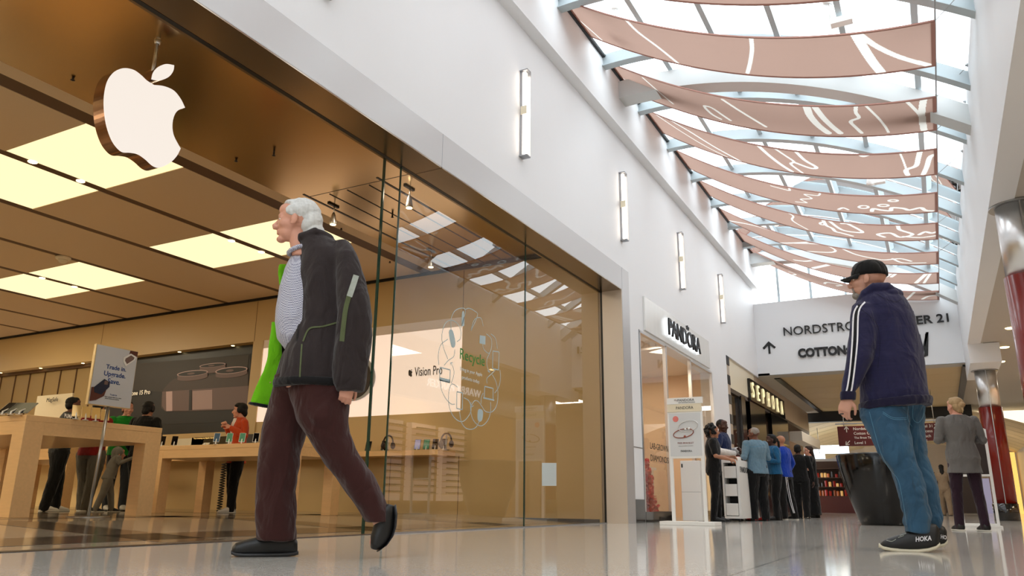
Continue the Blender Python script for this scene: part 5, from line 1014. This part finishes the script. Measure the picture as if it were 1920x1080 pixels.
SH = [(549, 470, 590, 464, .06, .04), (541, 484, 600, 480, .09, .04), (533, 500, 610, 500, .12, .04), (523, 535, 620, 535, .14, .04), (517, 575, 630, 575, .15, .04), (515, 600, 630, 600, .155, .04), (519, 630, 630, 630, .15, .04), (532, 650, 630, 650, .13, .04), (545, 662, 625, 662, .11, .04)]
TL = [(512, 662, 705, .165, .0), (508, 600, 735, .13, .08), (500, 590, 765, .12, .10), (490, 578, 800, .11, .11), (484, 566, 840, .10, .11), (481, 564, 870, .098, .11), (480, 557, 915, .097, .11), (478, 555, 956, .098, .11), (477, 558, 1000, .10, .11), (479, 557, 1014, .098, .11)]
TR = [(540, 664, 710, .165, -.02), (545, 655, 750, .13, -.06), (556, 652, 790, .12, -.08), (568, 654, 815, .11, -.08), (590, 668, 847, .10, -.08), (612, 684, 875, .094, -.08), (634, 702, 903, .09, -.08), (652, 714, 930, .086, -.08), (672, 722, 958, .082, -.08), (682, 722, 978, .078, -.08)]
mb = MB(); P, fr = head(mb, HD, hs, hf, Z)
mb.rings([sell(P(-.01, 0, -.03), fr[0]*.05, fr[1]*.048, n=16), sell(P(-.02, 0, -.08), fr[0]*.056, fr[1]*.054, n=16), sell(P(-.035, 0, -.14), fr[0]*.054, fr[1]*.055, n=16), sell(P(-.05, 0, -.19), fr[0]*.055, fr[1]*.06, n=16)])
mb.rings(F.sil(JK[1:9], grow=-.045)); mb.rings(F.sil(AR, grow=-.025)); mb.rings(F.sil([(540, 640, 640, .14, 0), (530, 650, 700, .15, 0), (530, 655, 730, .14, 0)])); mb.rings(F.sil(TL, grow=-.03)); mb.rings(F.sil(TR, grow=-.03))
limb(mb, [pp(528, 1005, .11), pp(525, 1025, .11), pp(470, 1036, .11)], [.04, .04, .03]); limb(mb, [pp(704, 965, -.08), pp(712, 985, -.08), pp(700, 1015, -.08)], [.038, .04, .03])
limb(mb, [pp(558, 505, .16), pp(546, 600, .24), pp(526, 665, .25)], [.035, .028, .022]); hand(mb, pp(525, 668, .26), -Z - r_*.25, -a_, .18, -1, curl=35)
hand(mb, pp(648, 726, -.20), -Z*.98 - r_*.15, a_, .17, 1, curl=50)
me, bv = fuse(mb, .0048, 3, o0, mats='skin_light', name='person')
old = link('person', me, o0); tag(old, 'white-haired man striding past the store in dark jacket and maroon trousers', 'person')
face_bits(P, fr, hs, old)
mb = MB(); B = lambda x, y, z, a, b, d: mb.ball(P(x, y, z), a*hs, b*hs, d*hs, fr, 20)
B(-.030, 0, .052, .092, .084, .082); B(-.075, 0, .0, .062, .074, .085); B(-.095, 0, -.055, .058, .066, .062); B(-.118, 0, -.082, .05, .056, .035); B(.02, 0, .098, .055, .055, .024); B(.0, .070, .045, .05, .018, .035); B(.0, -.070, .045, .05, .018, .035)
me, _ = fuse(mb, .006, 2, o0, amp=.007, freq=(14, 14, 30), mats='hair_white', name='hair'); link('hair', me, o0, old)
# shirt, jacket, lining
mb = MB(); mb.rings(F.sil(SH)); me, shb = fuse(mb, .0065, 2, o0, amp=.006, mats='shirt_check', name='shirt'); link('shirt', me, o0, old)
MB().tube([P(-.036+.056*math.cos(q), .057*math.sin(q), -.152-.022*math.cos(q)) for q in [math.pi*i/8 for i in range(17)]], .013, 8).build('shirt_collar', 'shirt_check', old, smooth=True)
mb = MB(); mb.rings(F.sil(JK)); mb.rings(F.sil(AR, grow=.004))
mb.tube([pp(566, 462, -.02), pp(566, 450, -.06), pp(590, 444, -.085), pp(618, 452, -.05), pp(620, 455, .05), pp(595, 446, .09), pp(568, 455, .08)], .026, 12)
me, jkb = fuse(mb, .0065, 3, o0, amp=.015, freq=(6, 6, 3), seed=11, mats='jacket_brown', name='jacket'); link('jacket', me, o0, old)
mb = MB(); mb.rings(F.sil([(513, 712, 667, 719, .20, 0), (512, 720, 666, 728, .20, 0), (514, 726, 664, 735, .19, 0)], grow=.004)); me, _ = fuse(mb, .007, 1, o0, mats='jacket_black', name='jacket_hem'); link('jacket_hem', me, o0, old)
drape(jkb, [[(668, 516), (662, 535), (655, 556)]], 'reflective', old, 'reflective_stripe', 11)
drape(jkb, [[(654, 556), (648, 580), (644, 610), (641, 640)]], 'olive_trim', old, 'sleeve_trim', 9)
drape(jkb, [[(568, 640), (580, 616), (605, 612), (634, 604)], [(566, 645), (563, 690), (562, 712)]], 'olive_trim', old, 'pocket_trim', 3)
drape(jkb, [[(563, 470), (561, 540), (560, 600), (556, 640)]], 'jacket_black', old, 'zip', 3)
# open front of the jacket swinging forward, lime inside
mb = MB(); mb.rings([sell((pp(xl, y)+pp(xr, y))/2+a_*off, (pp(xr, y)-pp(xl, y))/2, a_*.012, 2.2, 16) for xl, xr, y, off in ((522, 542, 482, .14), (519, 540, 498, .17), (522, 536, 520, .18))]); mb.rings([sell((pp(xl, yl)+pp(xr, yr))/2+a_*off, (pp(xr, yr)-pp(xl, yl))/2, a_*.016, 2.2, 18) for xl, yl, xr, yr, off in ((508, 590, 528, 590, .17), (504, 630, 528, 632, .18), (500, 660, 530, 664, .19), (492, 685, 530, 690, .20), (478, 712, 524, 718, .22), (468, 738, 510, 744, .24), (466, 746, 505, 752, .24))])
me, _ = fuse(mb, .006, 2, o0, amp=.010, freq=(9, 9, 3), mats='lime', name='jacket_lining'); link('jacket_lining', me, o0, old)
mb = MB(); mb.rings([sell((pp(xl, yl)+pp(xr, yr))/2+a_*off, (pp(xr, yr)-pp(xl, yl))/2, a_*.03, 2.2, 18) for xl, yl, xr, yr, off in ((464, 743, 506, 751, .24), (462, 748, 508, 757, .24))]); me, _ = fuse(mb, .006, 1, o0, mats='jacket_black', name='lining_hem'); link('lining_hem', me, o0, old)
mb = MB(); mb.rings([sell((pp(xl, y)+pp(xr, y))/2+a_*off, (pp(xr, y)-pp(xl, y))/2, a_*.05, 2.2, 18) for xl, xr, y, off in ((530, 560, 490, .17), (530, 560, 530, .22), (526, 556, 590, .25), (516, 548, 640, .26), (508, 530, 672, .26))]); me, _ = fuse(mb, .008, 2, o0, amp=.01, mats='jacket_brown', name='jacket_sleeve'); link('jacket_sleeve', me, o0, old)
mb = MB(); mb.rings(F.sil(TL)); mb.rings(F.sil(TR)); me, _ = fuse(mb, .0065, 3, o0, amp=.018, freq=(6, 6, 3.5), seed=7, mats='trouser_maroon', name='trousers'); link('trousers', me, o0, old)
shoe(F, [(433, 1028, 1042, .5), (440, 1020, 1045, .85), (455, 1015, 1046, 1.0), (475, 1010, 1046, 1.0), (497, 1004, 1046, .95), (518, 1000, 1045.5, .9), (538, 1000, 1045, .85), (552, 1006, 1044, .75), (559, 1016, 1042, .5)], 8, 'shoe_black', 'sole_dark', old, .11, .05)
mb = MB(); mb.rings([sell((pp(xl, yl)+pp(xr, yr))/2-a_*.08, (pp(xr, yr)-pp(xl, yl))/2, a_*hw, 2.3, 20) for xl, yl, xr, yr, hw in ((722, 944, 734, 948, .03), (708, 952, 735, 962, .045), (700, 968, 734, 985, .05), (697, 985, 731, 1002, .05), (692, 1002, 722, 1018, .05), (690, 1016, 712, 1026, .042), (692, 1027, 702, 1030, .02))]); me, _ = fuse(mb, .006, 2, o0, mats='shoe_black', name='shoe'); link('shoe', me, o0, old)
mb = MB(); mb.rings([sell(pp(x, y, -.08), (r_*.75-Z*.0+Z*.65)*.011, a_*hw, 2.5, 16) for x, y, hw in ((735, 948, .035), (737, 965, .05), (735, 988, .052), (730, 1004, .055), (719, 1020, .055), (706, 1030, .04))]); mb.build('shoe_sole', 'sole_dark', old, smooth=True)
# ---------------------------------------------------------------- everybody else
def person(label, px, py, H, z0, phi, top, bottom, shoes, skin, hair, legs=(.03, -.03), arms=None, wide=1., female=False, hem=.47, sleeve='long', lean=0., hs=1., at=None, turn=None, skirt=False, vox=.0075, group=None, sleeve_m=None, stance=.052, loose=1., extra=None):
    """feet where the head pixel falls for a person of height H; phi 0 = facing picture left, 90 = away"""
    b0 = V3(at) if at else onz(px, py, z0+H); b0.z = z0; Fg = Fig(b0); f = -Fg.r*math.cos(math.radians(phi)) + Fg.a*math.sin(math.radians(phi)); l = Z.cross(f)
    Q = lambda a, b, c: b0 + (f*(a+lean*max(0, c-.5)) + l*b + Z*c)*H
    k = wide*(.92 if female else 1.); s = hs*H/1.78
    hc = Q(.012, 0, 1-.121*s*1.78/H); ff = f if turn is None else (-Fg.r*math.cos(math.radians(turn)) + Fg.a*math.sin(math.radians(turn)))
    mb = MB(); P, fr = head(mb, hc, s, ff, Z)
    mb.rings([sell(P(-.01, 0, -.03), fr[0]*.048*s, fr[1]*.046*s, n=14), sell(P(-.02, 0, -.09), fr[0]*.052*s, fr[1]*.052*s, n=14), sell(Q(-.005, 0, .825), f*.034*H, l*.036*H, n=14), sell(Q(-.005, 0, .79), f*.04*H, l*.06*H*k, n=14)])
    tor = [(.46, .084, .062), (.50, .092, .068), (.55, .088, .066), (.62, .078*(.93 if female else 1.06), .060), (.68, .086, .067), (.73, .096, .066), (.768, .094, .056), (.795, .074, .045), (.818, .042, .036)]
    T = lambda g, z0_=0., z1=9: [sell(Q(0 if z > .5 else -.005, 0, z), l*(w*H*k+g), f*(d*H*(k*.5+.5)+g), 2.3, 24) for z, w, d in tor if z0_ <= z <= z1]
    mb.rings(T(-.008)); arms = arms or ('down', 'down')
    AR = {'down': ((-.01, .135, .62), (.03, .142, .475)), 'front': ((-.005, .135, .635), (.125, .055, .655)), 'up': ((.05, .12, .68), (.15, .03, .74)), 'reach': ((.06, .12, .70), (.20, .09, .78)), 'out': ((.03, .135, .635), (.17, .09, .63)), 'pocket': ((-.03, .145, .63), (.045, .115, .50))}
    armp = []
    for q, a in zip((1, -1), arms):
        e, w = AR[a] if isinstance(a, str) else a
        sh = Q(0, q*.096*k, .768); e = Q(e[0], q*e[1]*k, e[2]); w = Q(w[0], q*w[1]*k, w[2]); armp.append((sh, e, w, q, a))
        limb(mb, [sh, sh.lerp(e, .5), e, e.lerp(w, .4), w], [.029*H*k, .026*H*k, .022*H, .022*H, .0155*H], 12)
        d = (w-e).normalized(); n = (-l*q if a == 'down' else (-l*q*.7 - Z*.6)); hand(mb, w, d, n, .105*H*hs**.3, q, curl=38 if a != 'down' else 26, voxsafe=1.15)
    legp = []
    for q, lf in zip((1, -1), legs):
        hp = Q(0, q*.05*k, .48); an = Q(lf, q*stance, .045); kn = hp.lerp(an, .5) + f*.012*H; legp.append((hp, kn, an))
        limb(mb, [hp, hp.lerp(kn, .5), kn, kn.lerp(an, .4), an], [x*H*min(1, loose) for x in (.048, .042, .031, .03, .019)], 12); limb(mb, [an-Z*.015*H, an+f*.07*H-Z*.03*H], [.02*H, .016*H], 10)
    me, _ = fuse(mb, vox, 2, b0, mats=skin, name='person'); body_o = link('person', me, b0); tag(body_o, label, 'person', group)
    face_bits(P, fr, s, body_o, brow=hair[1] if hair[1] != 'hair_blonde' else 'hair_brown')
    # clothes
    hem_r = [sell(Q(0, 0, hem), l*(.092*H*k+.022), f*(.068*H*k+.022), 2.3, 24)]
    mb = MB(); mb.rings(hem_r + T(.016, max(hem+.02, .40)))
    for sh, e, w, q, a in armp:
        mb.ball(sh, .037*H*k+.002, seg=14)
        if sleeve == 'long': limb(mb, [sh, sh.lerp(e, .5), e, e.lerp(w, .5), w-(w-e).normalized()*.012*H], [.037*H*k, .034*H*k, .031*H, .029*H, .024*H], 12)
        else: limb(mb, [sh, sh.lerp(e, .7)], [.04*H*k, .038*H*k], 12)
    mb.tube([P(.035, .0, -.165), P(-.005, .055, -.16), P(-.065, .028, -.15), P(-.065, -.028, -.15), P(-.005, -.055, -.16), P(.035, .0, -.165)], .016*H/1.7, 8)
    me, tb = fuse(mb, vox, 2, b0, amp=.010*H/1.7, seed=len(label), mats=top[1], name=top[0]); link(top[0], me, b0, body_o)
    if sleeve_m:
        mb = MB()
        for sh, e, w, q, a in armp: limb(mb, [sh.lerp(e, .85), e, e.lerp(w, .5), w-(w-e).normalized()*.01], [.036*H, .036*H, .033*H, .028*H], 12)
        me, _ = fuse(mb, vox, 1, b0, amp=.006, mats=sleeve_m, name='sleeve'); link('sleeve', me, b0, body_o)
    mb = MB()
    if skirt: mb.rings([sell(Q(0, 0, z), l*w*H, f*d*H, 2.2, 24) for z, w, d in ((.04, .10, .085), (.2, .095, .08), (.35, .10, .078), (.48, .10, .075), (.56, .09, .07))])
    else:
        mb.rings([sell(Q(-.003, 0, z), l*(w*H*k+.008), f*(d*H*(k*.5+.5)+.008), 2.3, 24) for z, w, d in ((.445, .075, .058), (.47, .088, .066), (.51, .092, .068), (.56, .086, .064))])
        for hp, kn, an in legp: limb(mb, [hp-Z*.01, hp.lerp(kn, .5), kn, kn.lerp(an, .5), an-Z*.012*H], [x*H*loose for x in (.056, .05, .041, .037, .033)], 14)
    me, bb_ = fuse(mb, vox, 2, b0, amp=.010*H/1.7*loose, seed=3, mats=bottom[1], name=bottom[0]); link(bottom[0], me, b0, body_o)
    for hp, kn, an in legp:
        g = V3((an.x, an.y, z0)); c = g + f*.022*H; sc = H if hs == 1 else H*1.15
        MB().rings([sell(c + f*t*sc + Z*(zt/2+.004)*sc, l*w*sc, Z*zt/2*sc, 2.4, 16) for t, w, zt in ((-.055, .016, .03), (-.048, .024, .05), (-.02, .026, .055), (.015, .027, .045), (.045, .03, .032), (.075, .026, .024), (.088, .012, .014))]).build('shoe', shoes[0], body_o, smooth=True)
        MB().rings([sell(c + f*t*sc + Z*.005*sc, l*w*sc, Z*.005*sc, 3, 16) for t, w in ((-.058, .016), (-.05, .026), (.0, .028), (.045, .032), (.078, .028), (.092, .012))]).build('shoe_sole', shoes[1], body_o, smooth=True)
    # hair
    ht, hm = hair; mb = MB(); B = lambda x, y, z, a, b, d: mb.ball(P(x, y, z), a*s, b*s, d*s, fr, 18)
    if ht in ('short', 'long', 'pony', 'bun', 'braids', 'bob'): B(-.026, 0, .050, .094, .082, .080); B(-.05, 0, .0, .065, .078, .07); B(.015, 0, .098, .06, .056, .03)
    if ht == 'buzz': B(-.020, 0, .040, .0925, .080, .084)
    if ht in ('bob',): B(.0, .074, .01, .05, .02, .06); B(.0, -.074, .01, .05, .02, .06); B(-.075, 0, -.035, .045, .065, .06); B(.045, .03, .075, .045, .05, .03)
    if ht in ('long', 'braids'):
        mb.rings([sell(P(-.07, 0, .02), fr[0]*.04*s, fr[1]*.07*s, n=16), sell(P(-.09, 0, -.1), fr[0]*.04*s, fr[1]*.07*s, n=16), sell(P(-.115, 0, -.26), fr[0]*.035*s, fr[1]*.065*s, n=16), sell(P(-.12, 0, -.42), fr[0]*.025*s, fr[1]*.045*s, n=16)])
    if ht == 'pony': B(-.125, 0, .02, .03, .03, .03); mb.tube([P(-.11, 0, .02), P(-.15, 0, -.02), P(-.155, 0, -.12), P(-.13, 0, -.2)], [.02*s, .028*s, .022*s, .008*s], 10)
    if ht == 'bun': B(-.125, 0, .015, .034, .038, .036); mb.tube([P(-.11, .01, .0), P(-.135, .012, -.06), P(-.12, .01, -.10)], [.02*s, .014*s, .004*s], 8); B(-.07, 0, -.05, .035, .05, .04)
    if ht == 'curly':
        random.seed(9)
        for i in range(90):
            t = random.uniform(0, 6.283); ph = random.uniform(-.5, 1.4); r = random.uniform(.095, .125); x, y, z = -.03+r*math.cos(t)*math.cos(ph)*.95, r*math.sin(t)*math.cos(ph), .02+r*math.sin(ph)
            if x > .045 and z < .07: continue
            B(x, y, z, .026, .026, .026)
        for i in range(26): B(-.06-random.random()*.05, random.uniform(-.08, .08), -.05-random.random()*.06, .025, .025, .025)
    if mb.v:
        me, _ = fuse(mb, max(.006, vox*.9), 1, b0, amp=.006, freq=(40, 40, 40) if ht == 'curly' else (30, 30, 10), mats=hm, name='hair'); link('hair', me, b0, body_o)
    if extra: extra(body_o, P, fr, Q, f, l, tb, bb_, s, armp)
    return body_o
def glasses(o, P, fr, s):
    b = MB()
    for q in (-1, 1): b.tube([P(.092+.001, q*.031+.019*math.cos(t), .003+.015*math.sin(t)) for t in [k*math.pi/6 for k in range(13)]], .0018*s, 5); b.tube([P(.09, q*.05, .006), P(.04, q*.074, .008), P(-.01, q*.079, .004)], .002*s, 5)
    b.build('glasses', 'sign_black', o)
# in the store
def x1(o, P, fr, Q, f, l, tb, bb, s, armp):
    MB().rings([sell(P(-.05, 0, -.13), fr[0]*.05*s, fr[1]*.09*s, n=16), sell(P(-.075, 0, -.16), fr[0]*.06*s, fr[1]*.10*s, n=16), sell(P(-.07, 0, -.21), fr[0]*.05*s, fr[1]*.09*s, n=16)]).build('hood', 'dark_grey_cloth', o, smooth=True)
    drape_text(tb, 'PUMA', ((121, 783), (136, 785), 8), 'stripe_white', o, weight=.03, off=.01)
person('man in a dark grey hooded top looking down at the nearest table', 130, 733, 1.74, SF, 165, ('hooded_top', 'dark_grey_cloth'), ('trousers', 'black_cloth'), ('shoe_white', 'shoe_white'), 'skin_brown', ('short', 'hair_black'), arms=('out', 'front'), legs=(.05, -.06), lean=.10, loose=1.2, extra=x1)
person('person in a dark red sweatshirt and grey trousers whose head is behind the placard', 188, 742, 1.74, SF, 120, ('sweatshirt', 'red_cloth'), ('trousers', 'grey_trouser'), ('shoe_black', 'shoe_white'), 'skin_tan', ('short', 'hair_black'), arms=('front', 'front'), legs=(.06, -.06), wide=1.12, loose=1.3)
person('shop assistant in a bright green tee shirt half hidden by the trade-in placard', 236, 728, 1.84, SF, -110, ('tee_shirt', 'green_cloth'), ('trousers', 'dark_grey_cloth'), ('shoe_white', 'shoe_black'), 'skin_light', ('short', 'hair_brown'), arms=('out', 'down'), sleeve='short', wide=1.15, legs=(.05, -.04), at=(-11.75, 8.35, 0))
person('dark-haired person all in black beside the green tee shirt, seen from behind', 277, 742, 1.80, SF, 125, ('jacket', 'black_cloth'), ('trousers', 'black_cloth'), ('shoe_black', 'shoe_white'), 'skin_tan', ('bob', 'hair_black'), arms=('pocket', 'front'), wide=1.1, loose=1.2, at=(-11.1, 8.25, 0))
def x5(o, P, fr, Q, f, l, tb, bb, s, armp):
    mb = MB(); mb.ball(P(-.03, 0, .03), .115*s, .098*s, .115*s, fr, 18); mb.ball(P(-.045, 0, -.04), .095*s, .09*s, .07*s, fr, 18); me, _ = fuse(mb, .008, 2, V3(o['_o']), amp=.004, mats='grey_fleece', name='hood'); link('hood', me, V3(o['_o']), o)
person('toddler in a grey hooded sweatsuit reaching up under the nearest table edge', 213, 830, 1.0, SF, 175, ('sweatshirt', 'grey_fleece'), ('sweatpants', 'grey_fleece'), ('shoe_black', 'shoe_white'), 'skin_tan', ('buzz', 'hair_black'), arms=('reach', 'reach'), legs=(.10, -.12), hs=1.35, lean=.25, loose=1.25, wide=1.12, vox=.007, extra=x5)
def x6(o, P, fr, Q, f, l, tb, bb, s, armp):
    mb = MB(); mb.rings([sell(Q(.012, 0, z), l*w*1.68, f*d*1.68, 2.2, 20) for z, w, d in ((.50, .045, .066), (.62, .04, .064), (.72, .045, .070), (.77, .045, .060), (.81, .03, .05))]); me, _ = fuse(mb, .007, 1, V3(o['_o']), mats='white_cloth', name='undershirt'); link('undershirt', me, V3(o['_o']), o)
person('short-haired woman in an orange cardigan and white top standing behind the middle table', 455, 745, 1.72, SF, -25, ('cardigan', 'orange_knit'), ('trousers', 'black_cloth'), ('shoe_white', 'shoe_white'), 'skin_light', ('bob', 'hair_black'), arms=(((.0, .13, .65), (.10, .045, .72)), ((.0, .13, .65), (.115, .03, .74))), female=True, hem=.42, loose=1.1, turn=0, extra=x6)
# around the promotion cart
person('curly-haired woman in a black tee shirt at the near side of the cart', 1333, 787, 1.68, 0, 178, ('tee_shirt', 'black_cloth'), ('trousers', 'black_cloth'), ('shoe_black', 'sole_dark'), 'skin_tan', ('curly', 'hair_black'), arms=('out', ((.02, .13, .63), (.15, .10, .60))), sleeve='short', female=True, wide=1.1, legs=(.02, -.03))
person('tall man in a navy tee shirt over white sleeves behind the cart', 1368, 773, 1.95, 0, 195, ('tee_shirt', 'navy_knit'), ('trousers', 'black_cloth'), ('shoe_black', 'sole_dark'), 'skin_dark', ('buzz', 'hair_black'), arms=('front', ((.0, .15, .63), (.13, .06, .61))), sleeve_m='white_cloth', wide=1.22, turn=215, at=(-3.54, 15.0, 0))
def x9(o, P, fr, Q, f, l, tb, bb, s, armp):
    glasses(o, P, fr, s)
    drape(tb, [[(1392, 832), (1410, 838), (1434, 834)], [(1406, 838), (1405, 885)], [(1390, 888), (1412, 892), (1440, 889)]], 'denim_stitch', o, 'seam', .9, .006)
person('man in a light denim jacket with a shaved head, back turned, at the cart', 1413, 792, 1.74, 0, 48, ('denim_jacket', 'denim_light'), ('trousers', 'black_cloth'), ('shoe_red', 'sole_dark'), 'skin_brown', ('buzz', 'hair_grey'), arms=('front', 'front'), wide=1.2, loose=1.3, turn=20, extra=x9, legs=(.03, -.02))
person('woman in a teal zip jacket with tied dark hair in the queue', 1446, 806, 1.68, 0, -20, ('zip_jacket', 'teal_cloth'), ('trousers', 'black_cloth'), ('shoe_black', 'sole_dark'), 'skin_dark', ('pony', 'hair_black'), arms=('front', 'front'), female=True, wide=1.12, hem=.50, loose=1.15)
def x11(o, P, fr, Q, f, l, tb, bb, s, armp): drape(bb, [[(1473, 892), (1476, 915), (1481, 940), (1488, 962)], [(1476, 892), (1479, 915), (1484, 940), (1490, 962)]], 'stripe_white', o, 'side_stripe', 1.3, .008)
person('bald man in royal blue jacket and striped black track pants in the queue', 1463, 808, 1.76, 0, 30, ('track_jacket', 'royal_cloth'), ('track_pants', 'black_cloth'), ('shoe_black', 'shoe_white'), 'skin_tan', ('none', 'hair_grey'), arms=('front', 'pocket'), wide=1.15, hem=.47, loose=1.2, legs=(.0, -.07), extra=x11)
person('person in a black hooded top between the royal blue jacket and the black dress', 1493, 826, 1.67, 0, 100, ('hooded_top', 'black_cloth'), ('trousers', 'black_cloth'), ('shoe_white', 'shoe_black'), 'skin_dark', ('short', 'hair_black'), arms=('pocket', 'down'), wide=1.12, loose=1.25, at=(-2.70, 18.5, 0))
def x13(o, P, fr, Q, f, l, tb, bb, s, armp):
    glasses(o, P, fr, s); w = armp[0][2]; MB().obox(w+f*.10+Z*.02, f*.07, l*.05, Z*.035).build('held_box', 'white_plastic', o, bevel=.003)
person('woman with glasses and braids in long black dress holding a white box', 1516, 830, 1.73, 0, 0, ('tunic', 'black_cloth'), ('long_skirt', 'black_cloth'), ('shoe_black', 'sole_dark'), 'skin_light', ('braids', 'hair_brown'), arms=('out', 'out'), sleeve='short', female=True, wide=1.1, skirt=True, hem=.42, extra=x13, at=(-2.64, 19.9, 0))
# right hand side
person('blonde woman in an oversized grey sweatshirt and plum leggings, from behind', 1787, 732, 1.70, 0, 70, ('sweatshirt', 'grey_sweater'), ('leggings', 'plum'), ('shoe_black', 'shoe_white'), 'skin_light', ('bun', 'hair_blonde'), arms=('front', 'front'), female=True, wide=1.22, hem=.40, loose=.92, legs=(.02, -.03), stance=.075, turn=45)
person('person in beige with long dark hair walking away far behind the planter', 1763, 866, 1.70, 0, 85, ('top', 'beige_cloth'), ('trousers', 'beige_cloth'), ('shoe_black', 'sole_dark'), 'skin_tan', ('long', 'hair_black'), arms=('down', 'down'), female=True, wide=1.1, loose=1.25, legs=(.08, -.10))
